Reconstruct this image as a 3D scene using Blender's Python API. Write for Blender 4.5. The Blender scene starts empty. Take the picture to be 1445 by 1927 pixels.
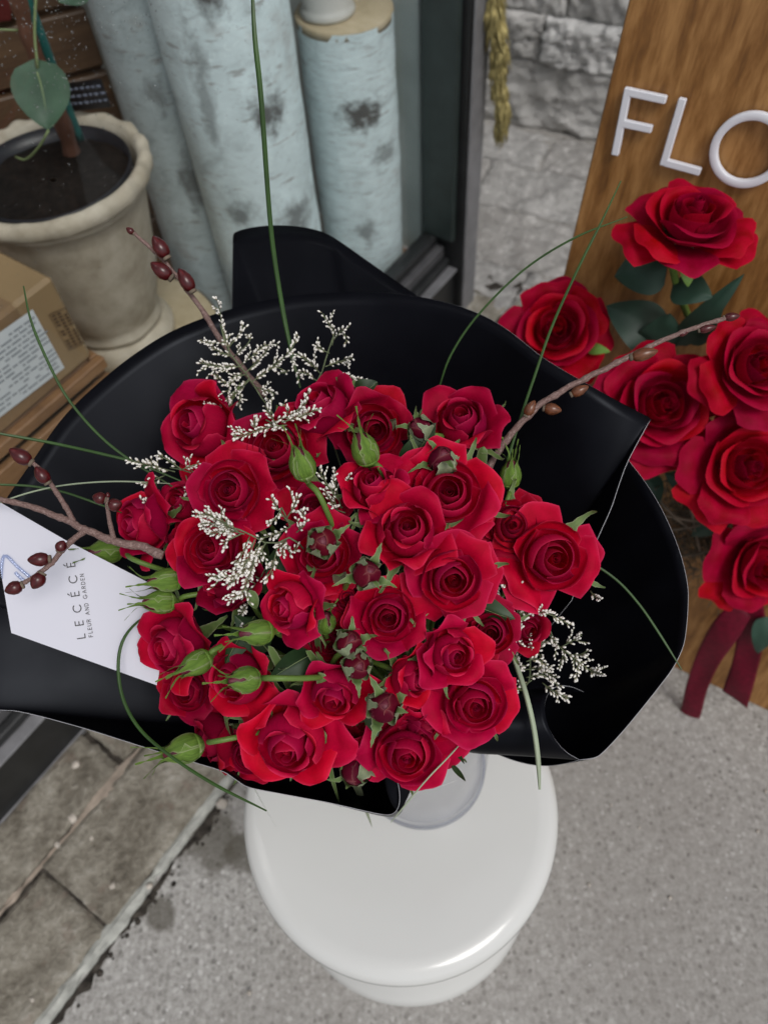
import bpy, math, random
import numpy as np
from mathutils import Vector, Matrix, noise
R = math.radians
S = bpy.context.scene
COL = S.collection
random.seed(7)

# ------------------------------------------------------------------ camera
F, CX, CY, HC = 1447.0, 722.5, 963.5, 1.43
n_ = np.array([810 - CX, 1915 - CY, F]); n_ /= np.linalg.norm(n_)
h_ = np.array([0, 0, 1.0]) - n_[2] * n_; h_ /= np.linalg.norm(h_)
r_ = np.cross(n_, h_)
if r_[0] < 0: r_ = -r_
def cdir(x, y, z):                      # camera-frame direction (right, down, forward) to world
    c = np.array([x, y, z])
    return Vector((c @ r_, c @ h_, -(c @ n_)))
CAM = Vector((0, 0, HC))
cam = bpy.data.cameras.new('camera'); co = bpy.data.objects.new('camera', cam); COL.objects.link(co)
rt, dn, fw = cdir(1, 0, 0), cdir(0, 1, 0), cdir(0, 0, 1)
M = Matrix((rt, -dn, -fw)).transposed().to_4x4(); M.translation = CAM
co.matrix_world = M
cam.sensor_width = 36; cam.sensor_fit = 'VERTICAL'; cam.sensor_height = 36
cam.lens = F / 1927 * 36
cam.clip_start = 0.02; cam.clip_end = 200
cam.dof.use_dof = True; cam.dof.focus_distance = 0.60; cam.dof.aperture_fstop = 27.03 / 4.6
S.camera = co

# ------------------------------------------------------------------ sky, sun, exposure
SUN_EL, SUN_AZ = R(58), R(150)
w = bpy.data.worlds.new('World'); S.world = w; w.use_nodes = True
nt = w.node_tree; nt.nodes.clear()
o_ = nt.nodes.new('ShaderNodeOutputWorld'); bg = nt.nodes.new('ShaderNodeBackground')
sk = nt.nodes.new('ShaderNodeTexSky'); sk.sky_type = 'NISHITA'; sk.sun_disc = False
sk.sun_elevation = SUN_EL; sk.sun_rotation = SUN_AZ; sk.dust_density = 3.0; sk.air_density = 1.0
hs = nt.nodes.new('ShaderNodeHueSaturation'); hs.inputs['Saturation'].default_value = 0.32
nt.links.new(sk.outputs[0], hs.inputs['Color']); nt.links.new(hs.outputs[0], bg.inputs[0])
bg.inputs[1].default_value = 0.115
nt.links.new(bg.outputs[0], o_.inputs[0])
sl = bpy.data.lights.new('sun', 'SUN'); sl.energy = 1.25; sl.angle = R(22); sl.color = (1, .97, .93)
so = bpy.data.objects.new('sun', sl); COL.objects.link(so)
sd = Vector((math.sin(SUN_AZ) * math.cos(SUN_EL), math.cos(SUN_AZ) * math.cos(SUN_EL), math.sin(SUN_EL)))
so.rotation_euler = sd.to_track_quat('Z', 'Y').to_euler(); so.location = sd * 10
vs = S.view_settings; vs.view_transform = 'Standard'; vs.look = 'None'; vs.gamma = 1; vs.use_curve_mapping = False
vs.exposure = 0.0
S.cycles.max_bounces = 10; S.cycles.transparent_max_bounces = 16

# ------------------------------------------------------------------ helpers
def W(px, py, t):                       # a measured direction at axial distance t (m)
    return CAM + cdir((px - CX) / F, (py - CY) / F, 1.0) * t
def onz(px, py, z):
    d = cdir((px - CX) / F, (py - CY) / F, 1.0); return CAM + d * ((z - HC) / d.z)
def onplane(px, py, P, N):
    d = cdir((px - CX) / F, (py - CY) / F, 1.0); return CAM + d * ((P - CAM).dot(N) / d.dot(N))
def mesh(name, v, f, mats=None, smooth=True, fm=None, uv=None):
    m = bpy.data.meshes.new(name); m.from_pydata([tuple(p) for p in v], [], f)
    for k in (mats or []): m.materials.append(k)
    if fm: m.polygons.foreach_set('material_index', fm)
    if smooth: m.polygons.foreach_set('use_smooth', [True] * len(f))
    if uv is not None:
        l = m.uv_layers.new(name='UV')
        idx = np.empty(len(m.loops), dtype=np.int32); m.loops.foreach_get('vertex_index', idx)
        l.data.foreach_set('uv', np.asarray(uv, dtype=np.float32)[idx].ravel())
    m.update(); return m
def obj(name, me, parent=None, kind=None):
    o = bpy.data.objects.new(name, me); COL.objects.link(o)
    if parent is not None: o.parent = parent
    if kind: o['kind'] = kind
    return o
def thing(name, label, cat, group=None, me=None, mw=None):
    o = bpy.data.objects.new(name, me); COL.objects.link(o)
    o['label'] = label; o['category'] = cat
    if group: o['group'] = group
    if mw is not None: o.matrix_world = mw
    return o
def struct(name, me):
    o = obj(name, me); o['kind'] = 'structure'; return o
def at_base(o, p):                      # put a parentless empty at a thing's base; children are built in world space
    o.location = p; o['_b'] = 0; del o['_b']
    return o
def kid(name, v, f, mats, root, **k):   # part built from world-space vertices under a root that may be moved
    inv = root.matrix_world.inverted() if root.parent is None else (root.parent.matrix_world @ root.matrix_basis).inverted()
    kind = k.pop('kind', None)
    return obj(name, mesh(name, [inv @ Vector(p) for p in v], f, mats, **k), root, kind)
def move(o, p):
    o.matrix_world = Matrix.Translation(p); return o

class MB:                               # collects shapes into one mesh
    def __init__(s): s.v = []; s.f = []; s.m = []; s.uv = []
    def add(s, v, f, mi=0, uv=None):
        b = len(s.v); s.v += [Vector(p) for p in v]; s.f += [tuple(i + b for i in q) for q in f]; s.m += [mi] * len(f)
        s.uv += list(uv) if uv is not None else [(0, 0)] * len(v)
        return s
    def box(s, c, ax, hx, hy, hz, mi=0, bev=0.0):
        X, Y, Z = ax
        if bev <= 0:
            v = [c + X * (sx * hx) + Y * (sy * hy) + Z * (sz * hz) for sz in (-1, 1) for sy in (-1, 1) for sx in (-1, 1)]
            f = [(0, 2, 3, 1), (4, 5, 7, 6), (0, 1, 5, 4), (2, 6, 7, 3), (0, 4, 6, 2), (1, 3, 7, 5)]
            return s.add(v, f, mi)
        v = []; 
        for sx in (-1, 1):
            for sy in (-1, 1):
                for sz in (-1, 1):
                    for k in range(3):
                        d = [hx - bev, hy - bev, hz - bev]; d[k] += bev
                        v.append(c + X * (sx * d[0]) + Y * (sy * d[1]) + Z * (sz * d[2]))
        I = lambda a, b, e, k: ((a * 2 + b) * 2 + e) * 3 + k
        f = []
        for e in (0, 1):
            q = [I(e, 0, 0, 0), I(e, 1, 0, 0), I(e, 1, 1, 0), I(e, 0, 1, 0)]; f.append(tuple(q if e else q[::-1]))
            q = [I(0, e, 0, 1), I(0, e, 1, 1), I(1, e, 1, 1), I(1, e, 0, 1)]; f.append(tuple(q if e else q[::-1]))
            q = [I(0, 0, e, 2), I(1, 0, e, 2), I(1, 1, e, 2), I(0, 1, e, 2)]; f.append(tuple(q if e else q[::-1]))
        for a in (0, 1):
            for b in (0, 1):
                f.append((I(a, b, 0, 0), I(a, b, 1, 0), I(a, b, 1, 1), I(a, b, 0, 1)))
                f.append((I(a, 0, b, 0), I(a, 1, b, 0), I(a, 1, b, 2), I(a, 0, b, 2)))
                f.append((I(0, a, b, 1), I(1, a, b, 1), I(1, a, b, 2), I(0, a, b, 2)))
                for e in (0, 1): f.append((I(a, b, e, 0), I(a, b, e, 1), I(a, b, e, 2)))
        return s.add(v, f, mi)
    def tube(s, pts, rad, n=7, mi=0, flat=None, jit=0):
        pts = [Vector(p) for p in pts]; N = len(pts)
        if not hasattr(rad, '__len__'): rad = [rad] * N
        v = []; f = []; uv = []
        T0 = (pts[1] - pts[0]).normalized(); up = Vector((0.31, 0.2, 0.93))
        A = T0.cross(up).normalized()
        for i, p in enumerate(pts):
            T = (pts[min(i + 1, N - 1)] - pts[max(i - 1, 0)]).normalized()
            A = (A - T * A.dot(T)).normalized(); B = T.cross(A)
            for k in range(n):
                a = 2 * math.pi * k / n; q = rad[i] * (1 + (random.uniform(-jit, jit) if jit else 0))
                v.append(p + A * (math.cos(a) * q) + B * (math.sin(a) * q * (flat if flat else 1))); uv.append((k / n, i / (N - 1)))
        for i in range(N - 1):
            for k in range(n):
                k2 = (k + 1) % n
                f.append((i * n + k, i * n + k2, (i + 1) * n + k2, (i + 1) * n + k))
        f.append(tuple(range(n))[::-1]); f.append(tuple((N - 1) * n + k for k in range(n)))
        return s.add(v, f, mi, uv)
    def lathe(s, prof, c=Vector((0, 0, 0)), n=48, mi=0, fn=None, caps=True, ax=None):
        X, Y, Z = ax or (Vector((1, 0, 0)), Vector((0, 1, 0)), Vector((0, 0, 1)))
        v = []; f = []; uv = []
        for i, (r, z) in enumerate(prof):
            for k in range(n):
                a = 2 * math.pi * k / n; dr, dz = fn(i, a, r, z) if fn else (0, 0)
                v.append(c + X * (math.cos(a) * (r + dr)) + Y * (math.sin(a) * (r + dr)) + Z * (z + dz)); uv.append((k / n, i / max(1, len(prof) - 1)))
        for i in range(len(prof) - 1):
            for k in range(n):
                k2 = (k + 1) % n; f.append((i * n + k, i * n + k2, (i + 1) * n + k2, (i + 1) * n + k))
        if caps:
            f.append(tuple(range(n))[::-1]); f.append(tuple((len(prof) - 1) * n + k for k in range(n)))
        return s.add(v, f, mi, uv)
    def grid(s, P, mi=0, uv=True, flip=False):
        a, b = len(P), len(P[0]); v = [p for row in P for p in row]; f = []
        for i in range(a - 1):
            for j in range(b - 1):
                q = (i * b + j, i * b + j + 1, (i + 1) * b + j + 1, (i + 1) * b + j); f.append(q[::-1] if flip else q)
        return s.add(v, f, mi, [(j / (b - 1), i / (a - 1)) for i in range(a) for j in range(b)])
    def build(s, name, mats, root=None, smooth=True, kind=None):
        if root is not None:
            return kid(name, s.v, s.f, mats, root, smooth=smooth, fm=s.m, uv=s.uv, kind=kind)
        return mesh(name, s.v, s.f, mats, smooth, s.m, s.uv)
def spline(P, n, closed=False):         # centripetal-ish Catmull-Rom resampled to n points by arc length
    P = [np.array(p, dtype=float) for p in P]; out = []
    Q = [2 * P[0] - P[1]] + P + [2 * P[-1] - P[-2]]
    for i in range(1, len(Q) - 2):
        a, b, c, d = Q[i - 1:i + 3]
        for k in range(16):
            t = k / 16
            out.append(.5 * (2 * b + (c - a) * t + (2 * a - 5 * b + 4 * c - d) * t * t + (3 * b - a - 3 * c + d) * t ** 3))
    out.append(P[-1]); out = np.array(out)
    L = np.concatenate([[0], np.cumsum(np.linalg.norm(np.diff(out, axis=0), axis=1))])
    q = np.linspace(0, L[-1], n)
    return np.stack([np.interp(q, L, out[:, k]) for k in range(out.shape[1])], 1)
def wpath(P, n):                        # (px, py, t) control points -> world polyline
    return [Vector(p) for p in spline([tuple(W(*p)) for p in P], n)]

# ------------------------------------------------------------------ materials
class NT:
    def __init__(s, name):
        s.m = bpy.data.materials.new(name); s.m.use_nodes = True; s.t = s.m.node_tree
        s.b = s.t.nodes['Principled BSDF']; s.o = s.t.nodes['Material Output']
    def n(s, typ, **k):
        x = s.t.nodes.new('ShaderNode' + typ)
        for a, b in k.items():
            if a.startswith('i_'):
                key = a[2:]; key = int(key) if key.isdigit() else key.replace('_', ' ')
                if hasattr(b, 'is_linked') or isinstance(b, bpy.types.NodeSocket): s.t.links.new(b, x.inputs[key])
                else: x.inputs[key].default_value = b
            else: setattr(x, a, b)
        return x
    def link(s, a, b): s.t.links.new(a, b)
    def set(s, **k):
        for a, b in k.items():
            key = a.replace('_', ' ')
            if isinstance(b, bpy.types.NodeSocket): s.link(b, s.b.inputs[key])
            else: s.b.inputs[key].default_value = b
        return s
    def co(s, kind='Object', scale=(1, 1, 1), rot=(0, 0, 0)):
        tc = s.n('TexCoord'); mp = s.n('Mapping'); s.link(tc.outputs[kind], mp.inputs[0])
        mp.inputs['Scale'].default_value = scale; mp.inputs['Rotation'].default_value = rot
        return mp.outputs[0]
    def noise(s, vec, scale, detail=4, rough=.55, dist=0):
        x = s.n('TexNoise'); s.link(vec, x.inputs['Vector'])
        x.inputs['Scale'].default_value = scale; x.inputs['Detail'].default_value = detail
        x.inputs['Roughness'].default_value = rough; x.inputs['Distortion'].default_value = dist
        return x.outputs['Fac']
    def ramp(s, fac, stops):
        x = s.n('ValToRGB'); e = x.color_ramp.elements
        while len(e) < len(stops): e.new(.5)
        for i, (p, c) in enumerate(stops):
            e[i].position = p; e[i].color = (*c, 1) if len(c) == 3 else c
        s.link(fac, x.inputs[0]); return x.outputs[0]
    def mix(s, fac, a, b, mode='MIX'):
        x = s.n('Mix', data_type='RGBA', blend_type=mode)
        for sock, val in ((x.inputs[0], fac), (x.inputs[6], a), (x.inputs[7], b)):
            if isinstance(val, bpy.types.NodeSocket): s.link(val, sock)
            elif isinstance(val, (int, float)): sock.default_value = val
            else: sock.default_value = (*val, 1)
        return x.outputs[2]
    def math(s, op, a, b=0.0, c=None, clamp=False):
        x = s.n('Math', operation=op); x.use_clamp = clamp
        for i, val in enumerate((a, b) if c is None else (a, b, c)):
            if isinstance(val, bpy.types.NodeSocket): s.link(val, x.inputs[i])
            else: x.inputs[i].default_value = val
        return x.outputs[0]
    def bump(s, h, strength=.3, dist=.01):
        x = s.n('Bump'); s.link(h, x.inputs['Height']); x.inputs['Strength'].default_value = strength
        x.inputs['Distance'].default_value = dist; s.link(x.outputs[0], s.b.inputs['Normal']); return x
def simple(name, col, rough=.5, spec=.5, var=0.0, vs=30, bump=0.0, metal=0, kind='Object', **k):
    t = NT(name); t.set(Roughness=rough, Metallic=metal); t.b.inputs['Specular IOR Level'].default_value = spec
    if var:
        v = t.co(kind); f = t.noise(v, vs, 5)
        lo = tuple(c * (1 - var) for c in col); hi = tuple(min(1, c * (1 + var)) for c in col)
        t.set(Base_Color=t.ramp(f, [(.3, lo), (.7, hi)]))
        if bump: t.bump(f, bump, .004)
    else: t.set(Base_Color=(*col, 1))
    for a, b in k.items(): t.set(**{a: b})
    return t.m
def petal_mat(name, front, back, edge, deep):
    t = NT(name); uv = t.n('UVMap'); sp = t.n('SeparateXYZ'); t.link(uv.outputs[0], sp.inputs[0])
    u, v = sp.outputs[0], sp.outputs[1]
    oi = t.n('ObjectInfo')
    vec = t.co('UV', (26, 2.2, 1)); vein = t.noise(vec, 1.6, 4, .6, .6)
    vec2 = t.co('UV', (3, 3, 1)); bl = t.noise(vec2, 1.5, 3)
    fr = t.mix(t.ramp(bl, [(.3, (0, 0, 0)), (.75, (1, 1, 1))]), deep, front)
    fr = t.mix(t.math('MULTIPLY', vein, .25), fr, deep)
    bk = t.mix(t.ramp(vein, [(.35, (0, 0, 0)), (.72, (1, 1, 1))]), tuple(c * .82 for c in back), back)
    g = t.n('NewGeometry')
    c = t.mix(g.outputs['Backfacing'], fr, bk)
    # lighter thin rim along the petal's own edge
    au = t.math('ABSOLUTE', t.math('MULTIPLY_ADD', u, 2.0, -1.0))
    e = t.math('MAXIMUM', t.math('POWER', au, 26), t.math('POWER', v, 34))
    c = t.mix(t.math('MULTIPLY', e, .6), c, edge)
    # each petal its own slight tone, times the depth shade painted on its bloom
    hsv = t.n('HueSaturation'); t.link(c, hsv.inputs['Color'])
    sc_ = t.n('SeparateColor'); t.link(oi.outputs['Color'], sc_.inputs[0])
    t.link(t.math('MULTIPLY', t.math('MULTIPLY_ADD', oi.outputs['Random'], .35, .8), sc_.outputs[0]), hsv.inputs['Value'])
    t.link(t.math('MULTIPLY_ADD', oi.outputs['Random'], .012, .494), hsv.inputs['Hue'])
    t.set(Base_Color=hsv.outputs[0], Roughness=.62); t.b.inputs['Specular IOR Level'].default_value = .10
    t.b.inputs['Sheen Weight'].default_value = .03; t.b.inputs['Sheen Roughness'].default_value = .4
    t.b.inputs['Sheen Tint'].default_value = (1, .25, .35, 1)
    t.bump(vein, .12, .002)
    tr = t.n('BsdfTranslucent'); t.link(hsv.outputs[0], tr.inputs[0])
    mx = t.n('MixShader'); mx.inputs[0].default_value = .30
    t.link(t.b.outputs[0], mx.inputs[1]); t.link(tr.outputs[0], mx.inputs[2]); t.link(mx.outputs[0], t.o.inputs[0])
    return t.m
def glass_mat(name, tint, f0=.04, rough=0.0, boost=1.0):
    t = NT(name); t.t.nodes.remove(t.b)
    tr = t.n('BsdfTransparent'); tr.inputs[0].default_value = (*tint, 1)
    gl = t.n('BsdfGlossy'); gl.inputs['Roughness'].default_value = rough
    ge = t.n('NewGeometry'); dt = t.n('VectorMath', operation='DOT_PRODUCT'); t.link(ge.outputs['Normal'], dt.inputs[0]); t.link(ge.outputs['Incoming'], dt.inputs[1])
    fr = t.math('MULTIPLY_ADD', t.math('POWER', t.math('SUBTRACT', 1.0, t.math('ABSOLUTE', dt.outputs['Value']), clamp=True), 5.0), 1 - f0, f0)
    mx = t.n('MixShader')
    t.link(t.math('MULTIPLY', fr, boost, clamp=True), mx.inputs[0]); t.link(tr.outputs[0], mx.inputs[1]); t.link(gl.outputs[0], mx.inputs[2])
    t.link(mx.outputs[0], t.o.inputs[0]); return t.m

MT = {}
MT['petal'] = petal_mat('rose petal', (.61, .0008, .047), (.44, .0024, .050), (.80, .045, .15), (.44, .0004, .029))
MT['budpetal'] = petal_mat('bud petal', (.17, .003, .018), (.15, .004, .022), (.42, .16, .15), (.09, .001, .009))
MT['silk'] = petal_mat('silk petal', (.53, .0008, .043), (.43, .0009, .034), (.58, .008, .05), (.33, .0004, .013))
t = NT('sepal'); uvm = t.n('UVMap'); spx = t.n('SeparateXYZ'); t.link(uvm.outputs[0], spx.inputs[0]); eg = t.math('POWER', t.math('ABSOLUTE', t.math('MULTIPLY_ADD', spx.outputs[0], 2.0, -1.0)), 7)
v = t.co('Object', (1, 1, 1)); f = t.noise(v, 3.0, 4); g = t.n('NewGeometry')
t.set(Base_Color=t.mix(t.math('MULTIPLY', eg, .55), t.mix(g.outputs['Backfacing'], t.ramp(f, [(.3, (.06, .11, .028)), (.7, (.13, .20, .055))]), t.ramp(f, [(.3, (.14, .18, .10)), (.7, (.22, .26, .15))])), (.42, .42, .30)), Roughness=.65); MT['sepal'] = t.m
t = NT('green bud'); uvm = t.n('UVMap'); spx = t.n('SeparateXYZ'); t.link(uvm.outputs[0], spx.inputs[0]); eg = t.math('POWER', t.math('ABSOLUTE', t.math('MULTIPLY_ADD', spx.outputs[0], 2.0, -1.0)), 9)
uv = t.co('UV', (1, 1, 1)); f = t.noise(t.co('UV', (14, 1.4, 1)), 1.5, 3)
bt = t.ramp(t.noise(t.co('UV', (2, 2, 1)), 1.5, 3), [(.35, (.055, .115, .016)), (.65, (.16, .27, .042))])
t.set(Base_Color=t.mix(t.math('MULTIPLY', eg, .6), t.mix(.5, bt, t.ramp(f, [(.3, (.075, .15, .018)), (.7, (.18, .30, .045))])), (.40, .42, .26)), Roughness=.6); t.b.inputs['Specular IOR Level'].default_value = .25; t.bump(f, .5, .003); MT['gbud'] = t.m
t = NT('maroon bud'); f = t.noise(t.co('UV', (10, 2.5, 1)), 2.0, 5, .7, 1.0)
t.set(Base_Color=t.ramp(f, [(.3, (.05, .002, .010)), (.55, (.13, .006, .025)), (.68, (.2, .05, .06)), (.75, (.36, .22, .2))]), Roughness=.55); MT['mbud'] = t.m
MT['bark_dark'] = simple('dark bark', (.05, .03, .02), .8, .3, .4, 60)
MT['stem'] = simple('green stem', (.11, .19, .035), .5, .4, .3, 40)
MT['darkstem'] = simple('dark green leaf', (.018, .045, .014), .5, .4, .35, 30)
MT['grass'] = simple('bear grass', (.028, .072, .012), .42, .4, .3, 25)
MT['palegrass'] = simple('pale grass', (.25, .3, .2), .45, .5, .2, 25)
t = NT('willow bark'); f = t.noise(t.co('UV', (9, 60, 1)), 1.2, 6, .7, .5)
t.set(Base_Color=t.ramp(f, [(.3, (.085, .045, .04)), (.52, (.19, .115, .10)), (.7, (.36, .27, .25))]), Roughness=.7); t.bump(f, .5, .001); MT['willow'] = t.m
t = NT('willow bud scale'); f = t.noise(t.co('UV', (6, 1.5, 1)), 1.5, 3)
t.set(Base_Color=t.ramp(f, [(.3, (.03, .003, .004)), (.7, (.105, .009, .011))]), Roughness=.28); MT['wbud'] = t.m
t = NT('brown bud scale'); f = t.noise(t.co('UV', (6, 1.5, 1)), 1.5, 3)
t.set(Base_Color=t.ramp(f, [(.3, (.06, .018, .008)), (.7, (.2, .07, .03))]), Roughness=.3); MT['bbud'] = t.m
MT['floret'] = simple('statice floret', (.80, .775, .72), .65, .3, .12, 200)
MT['calyx'] = simple('statice calyx', (.26, .24, .16), .7, .2, .3, 200)
MT['sprigstem'] = simple('statice stem', (.13, .16, .085), .6, .3, .3, 60)
t = NT('black wrap paper'); f = t.noise(t.co('Object'), 14, 4)
t.set(Base_Color=t.ramp(f, [(.3, (.0022, .0022, .0032)), (.7, (.0036, .0036, .0055))]), Roughness=t.ramp(f, [(.3, (.30,) * 3), (.7, (.38,) * 3)])); t.b.inputs['Specular IOR Level'].default_value = .095; t.b.inputs['Specular Tint'].default_value = (.8, .87, 1, 1)
t.bump(t.noise(t.co('Object'), 6, 2), .05, .01); MT['paper'] = t.m
MT['paperedge'] = simple('paper cut edge', (.42, .42, .45), .6)
MT['card'] = simple('card stock', (.60, .605, .68), .55, .3)
MT['ink'] = simple('ink', (.02, .02, .025), .5)
MT['stool'] = simple('white lacquer', (.66, .665, .648), .13, .5, .03, 3)
MT['vase'] = glass_mat('vase glass', (.988, .988, .993), boost=.45)
MT['vasering'] = glass_mat('thick vase glass', (.86, .87, .91), boost=.8)
MT['pick'] = glass_mat('clear plastic', (.80, .84, .93), boost=1.3)
MT['pane'] = glass_mat('window glass', (.965, .985, .985), boost=1.15)
MT['drop'] = glass_mat('water', (.93, .95, .96), boost=2.5)
MT['blackmetal'] = simple('black anodised frame', (.018, .019, .02), .42, .5, .25, 25)
MT['greymetal'] = simple('grey anodised frame', (.19, .19, .20), .4, .5, .2, 25)
MT['midmetal'] = simple('sky tinted grey frame', (.085, .085, .09), .4, .5, .2, 25)  # paled for the band of sky reflected along the sill ledge
MT['greenmetal'] = simple('dark green frame', (.03, .042, .04), .4, .5, .2, 25)
MT['inner'] = simple('grey inner panel', (.42, .47, .46), .6, .4, .2, 6)
def wood(name, a, b, c, sc=(1, 1, 14), s=3.0, rough=.5, bump=.15):
    t = NT(name); v = t.co('Object', sc); f = t.noise(v, s, 6, .6, 1.2); g = t.noise(t.co('Object', tuple(x * 4 for x in sc)), s * 2, 4, .6)
    h = t.math('MULTIPLY_ADD', g, .35, t.math('MULTIPLY', f, .75))
    t.set(Base_Color=t.ramp(h, [(.35, a), (.52, b), (.72, c)]), Roughness=rough); t.bump(h, bump, .002); return t.m
MT['cratewood'] = wood('crate wood', (.14, .07, .03), (.24, .125, .055), (.32, .18, .085), (14, 14, 60), .25)
MT['plank'] = wood('old plank', (.045, .025, .014), (.085, .048, .026), (.13, .075, .04), (3, 3, 40), .5)
MT['endgrain'] = wood('cut wood end', (.36, .29, .18), (.45, .37, .24), (.52, .44, .31), (4, 4, 1), 1.5, .7)
MT['kraft'] = simple('kraft cardboard', (.23, .145, .075), .75, .2, .18, 9)
MT['tape'] = simple('parcel tape', (.29, .20, .105), .25, .5, .08, 9)
MT['paperwhite'] = simple('label paper', (.62, .66, .68), .5, .3)
MT['greyink'] = simple('faded print', (.25, .28, .31), .6)
MT['brownink'] = simple('brown print', (.09, .055, .03), .7)
t = NT('urn stone'); f = t.noise(t.co('Object'), 13, 6, .62); g2 = t.noise(t.co('Object'), 90, 4)
t.set(Base_Color=t.ramp(f, [(.3, (.30, .255, .185)), (.5, (.46, .405, .315)), (.72, (.60, .545, .445))]), Roughness=.85)
t.bump(t.math('MULTIPLY_ADD', g2, .4, f), .3, .004); MT['urn'] = t.m
MT['soil'] = simple('potting soil', (.009, .007, .006), .9, .2, .6, 70, .8)
MT['leaf'] = simple('plant leaf', (.055, .105, .065), .45, .4, .3, 20)
MT['leafvein'] = simple('leaf vein', (.2, .26, .11), .5)
MT['redbark'] = simple('reddish stem', (.13, .06, .04), .6, .3, .3, 30)
MT['teal'] = simple('teal plant stake', (.012, .12, .11), .45, .5, .2, 40)
MT['tag'] = simple('black plastic tag', (.012, .013, .018), .35)
MT['tagprint'] = simple('tag print', (.16, .18, .24), .5)
def birch(name, knots, tone):
    t = NT(name); uv = t.co('UV'); b = t.noise(t.co('UV', (5, 16, 1)), 1.6, 6, .65, .8); l = t.noise(t.co('UV', (7, 70, 1)), 1.3, 4, .6)
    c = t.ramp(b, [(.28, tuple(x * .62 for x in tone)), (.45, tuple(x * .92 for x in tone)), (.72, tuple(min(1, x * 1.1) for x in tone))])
    c = t.mix(t.math('MULTIPLY', t.ramp(l, [(.60, (0, 0, 0)), (.66, (1, 1, 1))]), .6), c, (.22, .2, .18))
    fl = t.noise(t.co('UV', (14, 42, 1)), 2.0, 6, .75, 1.5)
    c = t.mix(t.math('MULTIPLY', t.ramp(fl, [(.56, (0, 0, 0)), (.64, (1, 1, 1))]), .5), c, tuple(x * .55 for x in tone))
    c = t.mix(t.math('MULTIPLY', t.ramp(fl, [(.36, (1, 1, 1)), (.43, (0, 0, 0))]), .5), c, tuple(min(1, x * 1.25) for x in tone))
    nz = t.noise(t.co('UV', (9, 12, 1)), 2.2, 6, .7)
    br = t.noise(t.co('UV', (3, 7, 1)), 1.4, 5, .6)
    c = t.mix(t.math('MULTIPLY', t.ramp(br, [(.58, (0, 0, 0)), (.75, (1, 1, 1))]), .6), c, (.27, .23, .2))
    for (ku, kv, su, sv, st) in knots:
        mp = t.n('Mapping', vector_type='POINT'); t.link(uv, mp.inputs[0])
        mp.inputs['Location'].default_value = (-ku / su, -kv / sv, 0); mp.inputs['Scale'].default_value = (1 / su, 1 / sv, 1)
        ln = t.n('VectorMath', operation='LENGTH'); t.link(mp.outputs[0], ln.inputs[0])
        d = t.math('ADD', ln.outputs['Value'], t.math('MULTIPLY_ADD', nz, 2.6, -1.3))
        c = t.mix(t.math('MULTIPLY', t.ramp(d, [(.35, (1, 1, 1)), (1.0, (0, 0, 0))]), st), c, (.055, .05, .045))
    t.set(Base_Color=c, Roughness=.75); t.bump(t.math('MULTIPLY_ADD', l, -.5, b), .4, .004); return t.m
t = NT('sign wood'); v = t.co('Object', (16, 16, .35)); f = t.noise(v, 3.0, 6, .62, .25); g2 = t.noise(t.co('Object', (70, 70, 2.2)), 2.5, 4, .6); bl = t.noise(t.co('Object', (2, 2, 1)), 2.2, 3)
h = t.math('ADD', t.math('MULTIPLY', f, .6), t.math('ADD', t.math('MULTIPLY', g2, .22), t.math('MULTIPLY', bl, .3)))
t.set(Base_Color=t.ramp(h, [(.40, (.095, .038, .008)), (.53, (.235, .104, .026)), (.66, (.40, .205, .068))]), Roughness=.42); t.bump(g2, .08, .002); MT['sign'] = t.m
MT['acrylic'] = simple('white acrylic letter', (.74, .75, .80), .3)
t = NT('burgundy satin'); f = t.noise(t.co('Object', (40, 40, 40)), 3, 2)
t.set(Base_Color=t.ramp(f, [(.3, (.085, .001, .010)), (.7, (.13, .0015, .017))]), Roughness=.5); t.b.inputs['Specular IOR Level'].default_value = .2; MT['ribbon'] = t.m
MT['moss'] = simple('grey moss', (.12, .105, .08), .9, .2, .5, 40)
MT['twig'] = simple('dry twig', (.15, .12, .09), .8, .2, .4, 40)
MT['silkleaf'] = simple('silk rose leaf', (.018, .05, .032), .5, .4, .35, 18)
MT['brightgreen'] = simple('fresh green sepal', (.16, .30, .06), .5, .4, .2, 30)
t = NT('split stone'); f = t.noise(t.co('Object'), 7, 8, .68); g2 = t.noise(t.co('Object'), 45, 6, .7); oi = t.n('ObjectInfo')
c = t.ramp(f, [(.30, (.30, .30, .295)), (.47, (.60, .60, .59)), (.70, (.80, .795, .78))])
c = t.mix(t.math('MULTIPLY', oi.outputs['Random'], .35), c, (.33, .31, .28))
t.set(Base_Color=c, Roughness=.8); t.bump(t.math('MULTIPLY_ADD', g2, .45, f), .9, .02); MT['stone'] = t.m
MT['mortar'] = simple('dark mortar', (.36, .355, .34), .9, .2, .3, 30, .4)
t = NT('edge stone'); f = t.noise(t.co('Object'), 9, 8, .68); g2 = t.noise(t.co('Object'), 60, 5, .7); k = t.noise(t.co('Object'), 24, 4, .6)
c = t.ramp(t.math('MULTIPLY_ADD', g2, .45, t.math('MULTIPLY', f, .6)), [(.36, (.075, .063, .047)), (.47, (.185, .165, .13)), (.56, (.285, .262, .215)), (.68, (.43, .405, .355))])
c = t.mix(t.math('MULTIPLY', t.ramp(k, [(.6, (0, 0, 0)), (.7, (1, 1, 1))]), .35), c, (.19, .115, .09))
c = t.mix(t.math('MULTIPLY', t.ramp(g2, [(.64, (0, 0, 0)), (.72, (1, 1, 1))]), .6), c, (.42, .40, .36))
t.set(Base_Color=c, Roughness=.8); t.bump(t.math('MULTIPLY_ADD', g2, .5, f), 1.0, .015); MT['edgestone'] = t.m
MT['pinkmortar'] = simple('pinkish mortar', (.33, .275, .225), .9, .2, .25, 40, .5)
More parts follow.
